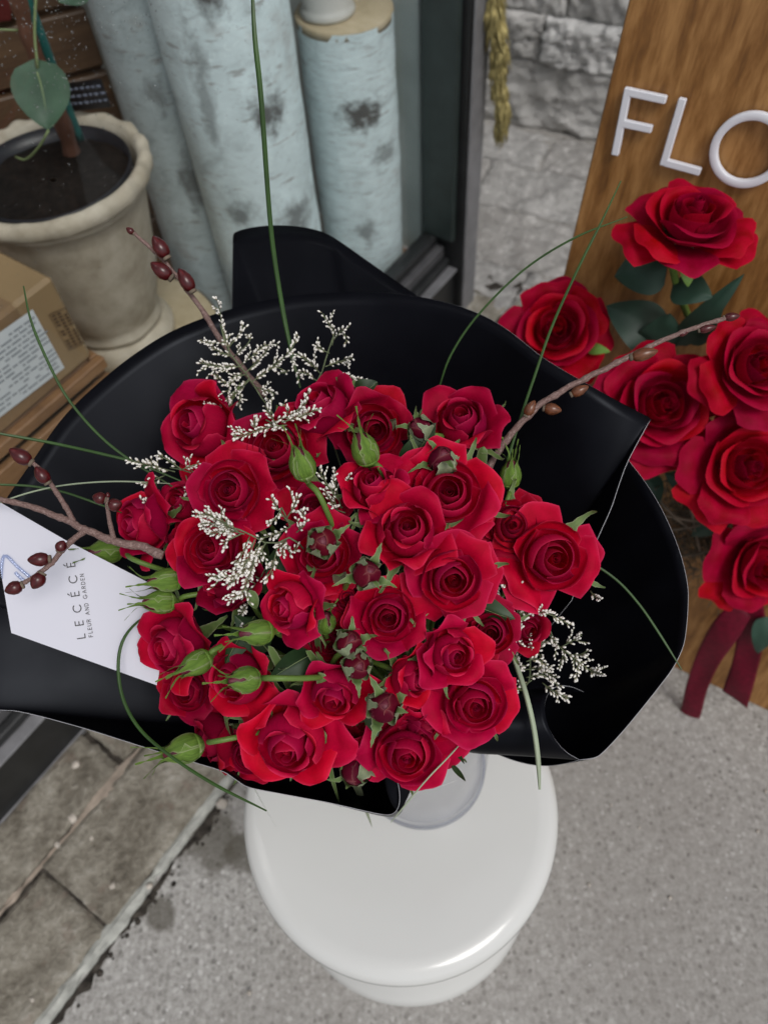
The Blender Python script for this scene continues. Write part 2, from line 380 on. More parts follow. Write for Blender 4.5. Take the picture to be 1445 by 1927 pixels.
MT['sealant'] = simple('grey joint sealant', (.37, .375, .345), .7, .3, .38, 40, .6)
MT['dirt'] = simple('dark joint dirt', (.045, .039, .033), .95, .2, .7, 60, .8)
MT['pebble'] = simple('pale grit', (.45, .41, .36), .7, .3, .3, 60)
t = NT('concrete'); P = t.co('Object'); big = t.noise(P, 3.2, 6, .65); ag = t.noise(P, 85, 6, .8); fine = t.noise(P, 260, 3, .6)
vo = t.n('TexVoronoi', feature='F1'); t.link(P, vo.inputs['Vector']); vo.inputs['Scale'].default_value = 105; vo.inputs['Randomness'].default_value = 1
sp_ = t.n('SeparateColor'); t.link(vo.outputs['Color'], sp_.inputs[0])
vo2 = t.n('TexVoronoi', feature='F1'); t.link(P, vo2.inputs['Vector']); vo2.inputs['Scale'].default_value = 55
sp2 = t.n('SeparateColor'); t.link(vo2.outputs['Color'], sp2.inputs[0])
c = t.ramp(ag, [(.32, (.15, .145, .133)), (.45, (.315, .307, .29)), (.55, (.415, .406, .388)), (.70, (.56, .55, .53))])
stone_c = t.ramp(sp_.outputs[0], [(.0, (.07, .066, .06)), (.25, (.24, .23, .22)), (.65, (.40, .39, .37)), (1.0, (.66, .65, .63))])
c = t.mix(t.math('MULTIPLY', t.ramp(vo.outputs['Distance'], [(.32, (1, 1, 1)), (.5, (0, 0, 0))]), .62), c, stone_c)
pit = t.math('MULTIPLY', t.ramp(vo2.outputs['Distance'], [(.10, (1, 1, 1)), (.24, (0, 0, 0))]), t.ramp(sp2.outputs[1], [(.72, (0, 0, 0)), (.76, (1, 1, 1))]))
c = t.mix(t.math('MULTIPLY', pit, .8), c, (.07, .066, .06))
wht = t.math('MULTIPLY', t.ramp(vo2.outputs['Distance'], [(.08, (1, 1, 1)), (.16, (0, 0, 0))]), t.ramp(sp2.outputs[2], [(.93, (0, 0, 0)), (.95, (1, 1, 1))]))
c = t.mix(wht, c, (.62, .61, .6))
pat = t.noise(P, 1.1, 5, .6, .6); 
c = t.mix(t.math('MULTIPLY', t.ramp(pat, [(.38, (1, 1, 1)), (.60, (0, 0, 0))]), .45), c, (.21, .19, .17))
c = t.mix(t.math('MULTIPLY', t.ramp(big, [(.3, (1, 1, 1)), (.62, (0, 0, 0))]), .35), c, (.24, .222, .205))
c = t.mix(t.math('MULTIPLY', t.ramp(t.noise(P, 12, 5, .6), [(.55, (0, 0, 0)), (.75, (1, 1, 1))]), .25), c, (.42, .41, .39))
st = onz(395, 1580, 0)
for (sx, sy, rr) in ((st.x, st.y, .062), (onz(462, 1600, 0).x, onz(462, 1600, 0).y, .045), (onz(300, 1725, 0).x, onz(300, 1725, 0).y, .03)):
    mp = t.n('Mapping'); t.link(P, mp.inputs[0]); mp.inputs['Location'].default_value = (-sx, -sy, 0)
    ln = t.n('VectorMath', operation='LENGTH'); t.link(mp.outputs[0], ln.inputs[0])
    d = t.math('ADD', t.math('DIVIDE', ln.outputs['Value'], rr), t.math('MULTIPLY_ADD', t.noise(P, 22, 3), 1.2, -.6))
    c = t.mix(t.math('MULTIPLY', t.ramp(d, [(.65, (1, 1, 1)), (1.05, (0, 0, 0))]), .70), c, (.075, .066, .048))
t.set(Base_Color=c, Roughness=.85); t.bump(t.math('MULTIPLY_ADD', ag, .6, fine), .35, .004); MT['concrete'] = t.m
MT['garland'] = simple('dried grass braid', (.46, .39, .17), .7, .2, .35, 60)
MT['fascia'] = simple('dark shop fascia', (.03, .032, .034), .5, .4, .2, 5)
MT['backwall'] = simple('shop interior wall', (.22, .19, .16), .8, .3, .3, 4)
MT['redthing'] = simple('red glazed ceramic', (.10, .012, .012), .4, .5, .2, 12)
MT['whitecer'] = simple('white ceramic', (.55, .55, .52), .35, .5, .05, 12)

# ------------------------------------------------------------------ setting
U = Vector((.62650632, .77941634, 0)); V = Vector((-.77941634, .62650632, 0)); Z = Vector((0, 0, 1)); P0 = Vector((.262, 1.593, 0))
def fa(s, off, z): return P0 + U * s + V * off + Z * z      # façade frame: along, inward, up
def facz(px, py, off=0): return onplane(px, py, P0 + V * off, V)
m = MB(); m.grid([[Vector((x, y, 0)) for x in np.linspace(-40, 40, 9)] for y in np.linspace(-40, 40, 9)], flip=False)
struct('pavement', m.build('pavement', [MT['concrete']]))

# edging stones between shop front and the concrete, with sealant strip and dirt line
def rough_block(c, ax, hx, hy, hz, nx, ny, amp, seed, round_=.15):
    """a slab whose top is a noisy grid with worn edges, sides closed below"""
    X, Y, Zz = ax; rows = []
    xs = [-1, -1] + list(np.linspace(-1, 1, nx)[1:-1]) + [1, 1]; ys = [-1, -1] + list(np.linspace(-1, 1, ny)[1:-1]) + [1, 1]
    for j, b in enumerate(ys):
        row = []
        for i, a in enumerate(xs):
            rim = i in (0, len(xs) - 1) or j in (0, len(ys) - 1)
            q = Vector((a * hx * 40 + seed * 7.3, b * hy * 40, seed))
            d = noise.noise(q) * amp + noise.noise(q * .35) * amp * 1.5 + (noise.noise(q * 2.3) * amp * .5 + noise.noise(Vector((q.x * 1.2, q.y * 5, q.z))) * amp * .5 if round_ >= .2 else 0)
            ea = max(abs(a), abs(b)); d -= amp * (1.2 if round_ < .2 else .5) * max(0, ea - .86) / .14
            wob = 1 + noise.noise(Vector((a * 3, b * 3, seed))) * (.05 * (1 if ea > .9 else .3) if round_ >= .2 else .022)
            row.append(c + X * (a * hx * wob) + Y * (b * hy * wob) + Zz * (-hz if rim else hz + d))
        rows.append(row)
    m = MB(); m.grid(rows); return m
edge = thing('stone_edging', 'worn brown grey edging stones along the foot of the black shop front', 'edging'); move(edge, fa(-1.3, -.14, 0))
AX = (U, V, Z)
for (s0, s1, o0, o1, zt, sd) in tuple((a_, b_, c_, d_, z_ + .003, k_) for a_, b_, c_, d_, z_, k_ in ((-2.3, -1.605, -.285, -.128, .004, 1), (-1.60, -1.16, -.285, -.122, .007, 2), (-1.15, -.55, -.285, -.125, .005, 3), (-.54, .1, -.285, -.125, .006, 4),
                              (-2.2, -1.40, -.112, -.004, .009, 5), (-1.39, -.8, -.110, -.004, .011, 6), (-.79, .05, -.112, -.004, .009, 7))):
    rough_block(fa((s0 + s1) / 2, (o0 + o1) / 2, zt / 2 - .01), AX, (s1 - s0) / 2, (o1 - o0) / 2, zt / 2 + .012, 40, 16, .0024, sd).build('stone', [MT['edgestone']], edge)
part_bed = MB(); part_bed.box(fa(-1.1, -.147, .0005), AX, 1.25, .140, .0025); part_bed.build('bed', [MT['dirt']], edge, smooth=False)
m = MB(); rows = []
for i in range(260):
    q = -2.25 + 2.1 * i / 259; wd_ = max(.0015, .003 + .026 * max(0, noise.noise(Vector((q * 7 + .6, 5, 0)))) + .006 * noise.noise(Vector((q * 40, 2, 0))))
    o0 = -.118 + .008 * noise.noise(Vector((q * 5, 1, 0)))
    rows.append([fa(q, o0 + (u - .5) * 2 * wd_ + .002 * noise.noise(Vector((q * 60, u * 7, 3))), (.002 if u in (0, 1) else .010) + .004 * noise.noise(Vector((q * 70, u * 9, 0)))) for u in np.linspace(0, 1, 9)])
m.grid(rows); m.build('mortar', [MT['pinkmortar']], edge)
seal = thing('sealant_strip', 'pale grey sealant strip along the joint between edging stones and concrete', 'joint strip')
move(seal, fa(-1.4, -.3, 0))
m = MB(); rows = []
for i in range(300):
    q = -2.4 + 1.40 * i / 299; o0 = -.292 + .004 * noise.noise(Vector((q * 6, 0, 0))) + .002 * noise.noise(Vector((q * 23, 3, 0)))
    wd_ = .0125 + .006 * noise.noise(Vector((q * 11, 7, 0))) + .005 * noise.noise(Vector((q * 45, 2, 0))); wd_ *= min(1, (299 - i) / 60 + .25)
    rows.append([fa(q, o0 + (u - .5) * 2 * wd_ + .0022 * noise.noise(Vector((q * 70, u * 7, 3))), (-.002 if u in (0, 1) else .0045 + .0045 * math.sin(math.pi * u)) + .0035 * noise.noise(Vector((q * 38, u * 5, 8))) + .002 * noise.noise(Vector((q * 110, u * 11, 0)))) for u in np.linspace(0, 1, 11)])
m.grid(rows); m.build('strip', [MT['sealant']], seal)
m = MB(); rows = []
for i in range(420):
    q = -2.3 + 1.5 * i / 419; wd_ = max(.0015, (.006 + .009 * noise.noise(Vector((q * 14, 5, 0)))) + .005 * noise.noise(Vector((q * 55, 2, 0))))
    rows.append([fa(q, -.304 - wd_ * 1.7 * u + .002 * noise.noise(Vector((q * 90, u * 7, 3))), .0012 + .0016 * (1 + noise.noise(Vector((q * 120, u * 9, 0)))) * (0 < u < 1)) for u in np.linspace(0, 1, 8)])
m.grid(rows, flip=True)
for q in range(240):
    a = random.uniform(-2.3, -.9); o = -.310 - abs(random.gauss(0, .009)); rr = abs(random.gauss(0, .0022)) + .0008
    m.lathe([(rr, 0), (rr * .9, rr * .5), (rr * .3, rr * .8)], fa(a, o, .001), 6)
for q in range(60):
    rr = random.uniform(.003, .008); m.lathe([(rr, 0), (rr * .95, rr * .5), (rr * .4, rr * .9)], fa(random.uniform(-1.2, -.98), -.305 + random.gauss(0, .013), .002), 8)
g_ = struct('joint_dirt', m.build('joint_dirt', [MT['dirt']])); g_['kind'] = 'stuff'
m = MB()
for (px, py, r) in ((145, 1440, .0085), (138, 1540, .008), (140, 1497, .004), (175, 1578, .006), (213, 1668, .006), (62, 1880, .004), (110, 1590, .006), (470, 1868, .004), (420, 1512, .011), (1260, 1690, .003), (1150, 1515, .002), (1425, 1565, .003), (1440, 1490, .003), (1108, 1665, .003), (282, 1668, .006), (1202, 1558, .002)):
    c = onz(px, py, .008 if px < 480 else .001)
    m.lathe([(r * .3, 0), (r, r * .25), (r * .8, r * .7), (r * .3, r * .85)], c, 11, fn=lambda i, a, rr, z: (rr * .7 * noise.noise(Vector((math.cos(a) * 1.3, math.sin(a) * 1.3, px * .17 + i))), r * .3 * noise.noise(Vector((math.cos(a) * 2, math.sin(a) * 2, px * .3 + i)))))
g_ = struct('loose_grit', m.build('loose_grit', [MT['pebble']])); g_['kind'] = 'stuff'

# shop front
shop = thing('shop_front', 'black framed flower shop window front with rain drops on its glass', 'shop front'); move(shop, fa(-1, 0, 0))
def part_box(root, name, s0, s1, o0, o1, z0, z1, mt, bev=.003):
    m = MB(); m.box(fa((s0 + s1) / 2, (o0 + o1) / 2, (z0 + z1) / 2), AX, (s1 - s0) / 2, (o1 - o0) / 2, (z1 - z0) / 2, bev=bev); return m.build(name, [MT[mt]], root, smooth=False)
part_box(shop, 'kick_panel', -3.2, -.048, .0, .05, 0, .143, 'blackmetal')
part_box(shop, 'base_trim', -3.2, -.048, -.006, -.001, .002, .012, 'greymetal', .001)
part_box(shop, 'drip_edge', -3.2, -.048, -.008, .05, .144, .150, 'greymetal', .001)
part_box(shop, 'window_sill', -3.2, -.048, .014, .07, .151, .174, 'blackmetal')
part_box(shop, 'glazing_bead', -3.2, -.048, .030, .068, .175, .205, 'midmetal')
part_box(shop, 'bottom_rail', -3.2, -.048, .046, .085, .206, .232, 'blackmetal')
part_box(shop, 'mullion', -.046, .016, -.018, .09, 0, 3.4, 'blackmetal')
part_box(shop, 'mullion_face', -.043, .016, -.025, -.019, 0, 3.4, 'greymetal', .002)
part_box(shop, 'inner_post', -.064, -.047, .0, .085, .233, 3.4, 'greenmetal')
part_box(shop, 'fascia', -3.2, .1, -.05, .09, 3.41, 3.7, 'fascia')
m = MB(); m.grid([[fa(s, .06, z) for s in (-3.2, -.065)] for z in (.233, 3.4)]); m.build('glass_pane', [MT['pane']], shop, smooth=False)
part_box(shop, 'display_floor', -3.2, -.048, .09, 1.6, .10, .15, 'cratewood', .0)
part_box(shop, 'return_panel', -.045, -.02, .1, 1.5, .151, 2.4, 'inner')
part_box(shop, 'back_wall', -3.2, -.03, 1.61, 1.7, .1, 2.6, 'backwall', 0)
m = MB()
def drop(px, py, r):
    c = facz(px, py, .06)
    if c.z < .24: return
    m.lathe([(r, 0), (r * .85, r * .3), (r * .5, r * .55), (r * .12, r * .62)], c, 7, ax=(U, Z, -V))
for q in range(330):
    drop(random.uniform(60, 300) if q < 240 else random.uniform(-5, 150), abs(random.gauss(0, 150)), random.uniform(.0005, .0013) * (1.5 if random.random() < .12 else 1))
for q in range(140): drop(random.uniform(300, 820), random.uniform(0, 560), random.uniform(.0005, .0011))
for q in range(60): drop(random.uniform(0, 200), random.uniform(300, 900), random.uniform(.0005, .001))
m.build('water_drops', [MT['drop']], shop, kind='stuff')

# birch logs in the window
L2S = (facz(655, 110, .20) - P0).dot(U)
def birch_log(label, s, off, z0, z1, r, knots, lean=(0, 0), seed=0, tone=(.70, .83, .85), cat='log', group='birch logs in the shop window', top=True):  # default tone bluish white: haze of the window glass put into the bark
    lr = thing('birch_log', label, cat, group); move(lr, fa(s, off, z0))
    prof = [(r, z) for z in np.linspace(0, z1 - z0, 24)]
    m = MB()
    def fn(i, a, rr, z):
        return (.035 * r * noise.noise(Vector((math.cos(a) * 1.4, math.sin(a) * 1.4, z * 3 + seed))) + .02 * r * noise.noise(Vector((math.cos(a) * 6, math.sin(a) * 6, z * 22 + seed))), 0)
    X = (U + Z * 0).normalized(); ax = (X, V, (Z + U * lean[0] + V * lean[1]))
    m.lathe(prof, fa(s, off, z0), 64, fn=fn, ax=ax, caps=False)
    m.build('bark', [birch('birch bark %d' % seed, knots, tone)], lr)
    if top:
        m = MB(); c = fa(s, off, z1)
        m.lathe([(r * 1.0, -.012), (r * 1.0, .0), (r * .97, .004), (r * .5, .005), (r * .01, .005)], c, 64, fn=lambda i, a, rr, z: (.03 * rr * noise.noise(Vector((math.cos(a) * 1.4, math.sin(a) * 1.4, seed))), 0))
        m.build('cut_end', [MT['endgrain']], lr)
    return lr
# uv.x: 0 along +U, .25 along +V; the street side is .75, the side to the lens about .6-.7
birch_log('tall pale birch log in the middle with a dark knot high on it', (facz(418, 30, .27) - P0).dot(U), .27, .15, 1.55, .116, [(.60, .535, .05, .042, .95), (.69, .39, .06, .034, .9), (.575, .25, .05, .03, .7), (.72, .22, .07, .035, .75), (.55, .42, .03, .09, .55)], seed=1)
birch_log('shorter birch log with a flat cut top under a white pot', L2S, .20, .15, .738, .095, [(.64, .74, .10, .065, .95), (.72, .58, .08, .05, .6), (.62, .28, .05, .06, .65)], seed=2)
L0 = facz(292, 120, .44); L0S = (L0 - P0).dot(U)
birch_log('darker grey birch log leaning behind the stone urn', L0S, .44, .15, 1.5, .095, [(.6, .4, .05, .03, .6), (.65, .27, .06, .05, .7)], lean=(.02, .0), seed=3, tone=(.42, .49, .50))
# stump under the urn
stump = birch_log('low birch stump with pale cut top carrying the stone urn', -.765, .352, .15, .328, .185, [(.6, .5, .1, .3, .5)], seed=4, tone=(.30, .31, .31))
# urn
urn = thing('stone_urn', 'weathered beige stone urn with ribbed rim standing on the birch stump', 'urn'); uc = fa(-.775, .352, .334); move(urn, uc)
fn = lambda i, a, r, z: (.004 * noise.noise(Vector((math.cos(a) * 2, math.sin(a) * 2, z * 14))), 0)
m = MB(); m.lathe([(.098, .0), (.105, .008), (.107, .03), (.1, .045), (.088, .052)], uc, 72, fn=fn); m.build('foot', [MT['urn']], urn)
m = MB(); m.lathe([(.084, .053), (.092, .058), (.094, .068), (.088, .076), (.095, .09), (.112, .16), (.128, .24), (.141, .31), (.147, .338), (.154, .342), (.154, .35)], uc, 80, fn=fn, caps=False); m.build('body', [MT['urn']], urn)
def rimfn(i, a, r, z):
    k = math.sin(a * 19 + 1.2 * math.sin(a * 3)); return ((.0016 * k + .003 * noise.noise(Vector((math.cos(a) * 5, math.sin(a) * 5, 2)))) if i in (2, 3, 4, 5) else 0, .0022 * k if i in (3, 4, 5) else 0)
m = MB(); m.lathe([(.150, .351), (.160, .353), (.166, .360), (.168, .372), (.164, .382), (.155, .385), (.147, .380), (.142, .36), (.138, .33)], uc, 160, fn=rimfn, caps=False); m.build('rim', [MT['urn']], urn)
m = MB(); m.lathe([(.134, .345), (.13, .35), (.11, .352), (.09, .353), (.07, .354), (.05, .355), (.03, .356), (.005, .357)], uc, 60, fn=lambda i, a, r, z: (0, .004 * noise.noise(Vector((math.cos(a) * r * 40, math.sin(a) * r * 40, 1)))), caps=False); m.build('soil', [MT['soil']], urn)
m = MB(); m.lathe([(.134, .33), (.135, .374), (.132, .376), (.131, .33)], uc, 60, caps=False); m.build('plastic_liner', [MT['tag']], urn)
# plant in urn
tb = W(133, 285, 1.335)
plant = thing('potted_plant', 'young tree with reddish stem and one big green leaf growing in the urn', 'plant'); move(plant, tb)
m = MB(); pts = wpath([(140, 300, 1.345), (118, 230, 1.28), (90, 160, 1.22), (55, 60, 1.14), (20, -60, 1.05)], 24); m.tube(pts, [.014 + .0015 * math.sin(i * 1.7) for i in range(24)], 12); m.build('stem', [MT['redbark']], plant)
def leaf_shape(pa, pb, side, width, mats, root, name='leaf', cup=.1, n=12, fold=.25, tipdrop=0.0, vein=True, heart=0.0):
    pa, pb, side = Vector(pa), Vector(pb), Vector(side); ax = pb - pa; L = ax.length; ax.normalize()
    side = (side - ax * side.dot(ax)).normalized(); nn = side.cross(ax)
    rows = []
    for i in range(n + 1):
        v = i / n; wv = width * (math.sin(math.pi * min(1, v ** .62)) ** .8 if v < 1 else 0) + 1e-4
        row = []
        for j in range(-4, 5):
            u = j / 4
            p = pa + ax * (L * (v - heart * abs(u) * (1 - v) ** 3)) + side * (u * wv) + nn * (-abs(u) * wv * fold + cup * L * math.sin(math.pi * v) + .03 * width * math.sin(9 * v + 3 * u)) - Z * (tipdrop * v * v * L)
            row.append(p)
        rows.append(row)
    m = MB(); m.grid(rows); lf = m.build(name, [MT[mats]], root)
    if vein:
        m = MB(); m.tube([(r[4] + nn * .0006) for r in rows], [width * .035 * (1.1 - i / n) for i in range(n + 1)], 5)
        vb = MB(); vb.v, vb.f, vb.m, vb.uv = m.v, m.f, m.m, m.uv
        o = obj('midrib', mesh('midrib', [root.matrix_world.inverted() @ p for p in m.v], m.f, [MT['leafvein']]), lf)
    return lf
leaf_shape(W(70, 135, 1.15), W(92, 245, 1.17), cdir(1, -.05, 0), .044, 'leaf', plant, heart=.22, fold=.12)
m = MB(); m.tube(wpath([(72, 128, 1.15), (66, 60, 1.12), (70, -40, 1.08)], 10), .0022, 6); m.tube(wpath([(92, 245, 1.17), (75, 275, 1.2), (50, 300, 1.25), (30, 295, 1.28)], 10), .0018, 6); m.tube(wpath([(-10, 55, 1.13), (38, 57, 1.14)], 5), .0016, 6); m.build('petiole', [MT['leafvein']], plant)
leaf_shape(W(-60, 60, 1.1), W(-10, 55, 1.12), cdir(0, 1, .2), .03, 'leaf', plant)
leaf_shape(W(170, -30, 1.05), W(110, 4, 1.05), cdir(.3, 1, 0), .02, 'leaf', plant)
m = MB(); m.tube(wpath([(152, 262, 1.33), (125, 195, 1.27), (88, 95, 1.17), (45, -20, 1.08), (30, -70, 1.04)], 20), .0075, 10)
stk = thing('plant_stake', 'thin teal green stake pushed into the urn soil beside the stem', 'stake'); move(stk, tb); m.build('rod', [MT['teal']], stk)
tg = thing('plant_tag', 'small black plastic tag with rows of pale print stuck in the urn', 'tag'); tgc = W(160, 180, 1.31); move(tg, tgc)
X = cdir(1, -.12, 0).normalized(); Y = (Z - X * Z.dot(X)).normalized(); N = X.cross(Y)
m = MB(); m.box(tgc, (X, Y, N), .037, .024, .0012, bev=.0005); m.build('plate', [MT['tag']], tg)
m = MB()
for r0, y in enumerate((.013, .001, -.011)):
    x = -.031
    while x < .028:
        l = random.uniform(.003, .009); m.box(tgc + X * (x + l / 2) + Y * y + N * -.0016 * (1 if N.dot(CAM - tgc) < 0 else -1), (X, Y, N), l / 2, .0022, .0003); x += l + .003
m.build('print', [MT['tagprint']], tg)
# white pot on the short log
wp = thing('white_pot', 'white footed pot on top of the shorter birch log', 'pot'); wc = fa(L2S - .03, .215, .744); move(wp, wc)
m = MB(); m.lathe([(.0, 0), (.05, 0), (.053, .006), (.05, .014), (.047, .02), (.06, .08), (.068, .14), (.066, .15), (.06, .145), (.05, .05)], wc, 48, caps=False); m.build('body', [MT['whitecer']], wp)
# plank crate behind
ca = math.radians(90 - 72); CXv = Vector((math.cos(ca), math.sin(ca), 0)); CYv = Vector((-math.sin(ca), math.cos(ca), 0))
bc = W(196, 120, 1.62); cr = thing('plank_crate', 'dark brown crate of horizontal planks with a red patch, behind the urn', 'crate'); move(cr, Vector((bc.x, bc.y, .15)) - CXv * .3)
for k in range(9):
    m = MB(); h0 = .155 + k * .118
    m.box(Vector((bc.x, bc.y, h0 + .054)) - CXv * .37 + CYv * (.006 * ((k * 7) % 3 - 1)), (CXv, CYv, Z), .37, .012, .053, bev=.003); m.build('plank', [MT['plank']], cr, smooth=False)
m = MB(); m.box(Vector((bc.x, bc.y, .69)) - CXv * .03 + CYv * .04, (CXv, CYv, Z), .024, .022, .53, bev=.002); m.build('corner_post', [MT['plank']], cr, smooth=False)
m = MB(); m.box(Vector((bc.x, bc.y, .69)) - CXv * .37 + CYv * .3, (CXv, CYv, Z), .36, .012, .53, bev=.002); m.build('back_panel', [MT['plank']], cr, smooth=False)
lq = [onplane(px, py, Vector((bc.x, bc.y, 0)) - CYv * .0205, CYv) for px, py in ((-50, 45), (21, 38), (24, -40), (-50, -40))]
m = MB(); m.add(lq + [p + CYv * .0015 for p in lq], [(0, 1, 2, 3), (7, 6, 5, 4)] + [(k, k + 4, (k + 1) % 4 + 4, (k + 1) % 4) for k in range(4)]); m.build('red_label', [MT['redthing']], cr, smooth=False)
# low crate + cardboard box at the left
BO = .165
def fp(px, py, off=BO): return facz(px, py, off)
bl = fp(0, 812); br = fp(178, 680); tl = fp(0, 600)
zb = (bl.z + br.z) / 2; sR = (br - P0).dot(U); zt = zb + .168; sL = sR - .38
lc = thing('wooden_crate', 'honey brown wooden crate under the cardboard box inside the window', 'crate'); move(lc, fa(sR - .2, BO + .1, .15))
for k, (z0, z1) in enumerate(((.155, .235), (.245, .325), (.335, zb - .045), (zb - .026, zb - .004))):
    part_box(lc, 'slat', sL - .05, sR + .014, BO - .012, BO + .004, z0, z1, 'cratewood', .002)
part_box(lc, 'side_panel', sR - .004, sR + .014, BO + .006, BO + .26, .155, zb - .004, 'cratewood', .002)
part_box(lc, 'top_board', sL - .05, sR - .006, BO + .006, BO + .26, zb - .02, zb - .003, 'cratewood', .002)
part_box(lc, 'inner_board', sL - .05, sR - .006, BO + .03, BO + .04, .155, zb - .022, 'plank', .0)
cb = thing('cardboard_box', 'brown cardboard parcel box with a white shipping label facing the glass', 'box'); move(cb, fa(sR - .19, BO + .08, zb))
part_box(cb, 'carton', sL, sR, BO, BO + .15, zb, zt, 'kraft', .006)
part_box(cb, 'tape', sR - .075, sR + .0015, BO - .0015, BO + .1515, zb + .004, zt + .0015, 'tape', .006)
part_box(cb, 'flap', sL + .004, sR - .1, BO + .012, BO + .138, zt + .001, zt + .004, 'kraft', .001)
lab = [facz(-150, 778, BO - .003), facz(122, 692, BO - .003), facz(63, 582, BO - .003), facz(-180, 690, BO - .003)]
lab = [facz(0, 786, BO - .003) + (facz(0, 786, BO - .003) - facz(122, 692, BO - .003)) * .9, facz(122, 692, BO - .003), facz(62, 582, BO - .003), None]
lab[3] = lab[0] + (lab[2] - lab[1])
m = MB(); m.add(lab, [(0, 1, 2, 3)]); m.build('label', [MT['paperwhite']], cb, smooth=False)
m = MB(); lx = lab[1] - lab[0]; ly = lab[3] - lab[0]
for k in range(13):
    y = .07 + k * .068; x = .04
    while x < .95:
        l = random.uniform(.02, .09)
        if random.random() < .82: 
            a = lab[0] + lx * x + ly * y - V * .0006
            m.add([a, a + lx * l, a + lx * l + ly * .026, a + ly * .026], [(0, 1, 2, 3)])
        x += l + .012
m.build('label_print', [MT['greyink']], cb, smooth=False)
m = MB(); a0, b0, c0 = facz(92, 592, BO - .004), facz(130, 660, BO - .004), facz(125, 578, BO - .004)
ex, ey = (b0 - a0), (c0 - a0)
for k in range(11):
    for j in range(3):
        if random.random() < .85:
            a = a0 + ex * (.05 + k * .085) + ey * (.1 + j * .3); m.add([a, a + ex * .05, a + ex * .05 + ey * .22, a + ey * .22], [(0, 1, 2, 3)])
for (x0, x1, y0, y1) in ((0, 1, 0, .03), (0, 1, .97, 1), (0, .02, 0, 1), (.98, 1, 0, 1)):
    m.add([a0 + ex * x0 + ey * y0, a0 + ex * x1 + ey * y0, a0 + ex * x1 + ey * y1, a0 + ex * x0 + ey * y1], [(0, 1, 2, 3)])
m.build('stamp_print', [MT['brownink']], cb, smooth=False)
wb = thing('wood_block', 'small pale wooden block on the display floor beside the window post', 'block'); c = fa(-.1, .2, .24); move(wb, fa(-.1, .2, .15))
m = MB(); m.box(c, AX, .022, .03, .03, bev=.003); m.build('top', [MT['endgrain']], wb, smooth=False); m = MB(); m.box(fa(-.1, .2, .18), AX, .018, .026, .029, bev=.003); m.build('base', [MT['greenmetal']], wb, smooth=False)

# stone wall and slabs past the shop corner
WD = Vector((.87, -.49, 0)).normalized(); WN = Vector((-WD.y, WD.x, 0)); WB = Vector((.50, 2.42, 0))
sw = thing('stone_wall', 'rough split faced grey stone wall past the shop corner behind the sign', 'wall'); move(sw, WB)
m = MB(); m.box(WB + WD * .5 + WN * .2 + Z * 1.3, (WD, WN, Z), 1.9, .12, 1.3); m.build('mortar', [MT['mortar']], sw, smooth=False)
random.seed(21); zz = 0.0; q = 0
for hh in (.21, .13, .24, .16, .26, .3):
    x = -1.35 + random.uniform(0, .2)
    while x < 2.3:
        l = random.uniform(.32, .75)
        if not (x > 1.7 and zz > .8):
            rough_block(WB + WD * (x + l / 2) + WN * (.07 + random.uniform(-.02, .02)) + Z * (zz + hh / 2), (WD, Z, -WN), l / 2 - .002, hh / 2 - .002, .07, 46, 24, .013, q * 3.1, .3).build('stone', [MT['stone']], sw); q += 1
        x += l
    zz += hh
t = NT('paving slab'); f = t.noise(t.co('Object'), 6, 8, .7); g2 = t.noise(t.co('Object'), 40, 6, .7); oi = t.n('ObjectInfo')
c = t.ramp(f, [(.28, (.25, .245, .24)), (.5, (.42, .415, .405)), (.72, (.56, .555, .54))])
c = t.mix(t.math('MULTIPLY', oi.outputs['Random'], .4), c, (.30, .265, .235))
c = t.mix(t.math('MULTIPLY', t.ramp(g2, [(.52, (0, 0, 0)), (.62, (1, 1, 1))]), .5), c, (.70, .69, .67)); c = t.mix(t.math('MULTIPLY', t.ramp(g2, [(.36, (1, 1, 1)), (.45, (0, 0, 0))]), .5), c, (.18, .175, .165))
t.set(Base_Color=c, Roughness=.7); t.bump(t.math('MULTIPLY_ADD', g2, .6, f), 1.0, .02); MT['slab'] = t.m
ps = bpy.data.objects.new('paving', None); COL.objects.link(ps); ps['kind'] = 'structure'; ps.location = (.5, 2, 0)
bpy.context.view_layer.update()
for r0, (d0, d1) in enumerate(((-.015, -.20), (-.205, -.42), (-.425, -.66), (-.665, -.9))):
    x = -.9 + .17 * r0
    while x < 1.2:
        l = random.uniform(.32, .55)
        rough_block(WB + WD * (x + l / 2) + WN * ((d0 + d1) / 2) + Z * .002, (WD, WN, Z), l / 2 - .0015, abs(d1 - d0) / 2 - .001, .008, 34, 20, .010, 50 + q, .3).build('slab', [MT['slab']], ps); q += 1
        x += l
# dried braid hanging by the post
gb = thing('dried_braid', 'hanging braid of dried yellow green grass beside the black window post', 'garland')
ga = [W(925, -60, 1.42), W(928, 20, 1.46), W(937, 90, 1.51), W(938, 150, 1.56), W(944, 205, 1.6), W(941, 255, 1.65)]
move(gb, ga[0]); gp = [Vector(p) for p in spline([tuple(p) for p in ga], 160)]; m = MB(); random.seed(5)
for i in range(4, 150):
    T = (gp[i + 4] - gp[i - 4]).normalized(); k = 1 - .55 * (i / 150)
    wob = 1 + .35 * math.sin(i * .33)
    for q in range(7):
        a = random.uniform(0, 6.28); sx = T.cross(Vector((math.cos(a), math.sin(a), .3))).normalized()
        L = random.uniform(.025, .055); p = gp[i] + sx * (.004 * wob)
        m.tube([p, p + sx * (.012 * k * wob) + T * L * .5, p + sx * (.017 * k * wob) + T * L], [.0016, .0019, .0004], 4)
m.build('grass_blades', [MT['garland']], gb, kind='stuff')
m = MB(); m.tube(gp, .006, 8); m.build('core', [MT['garland']], gb)

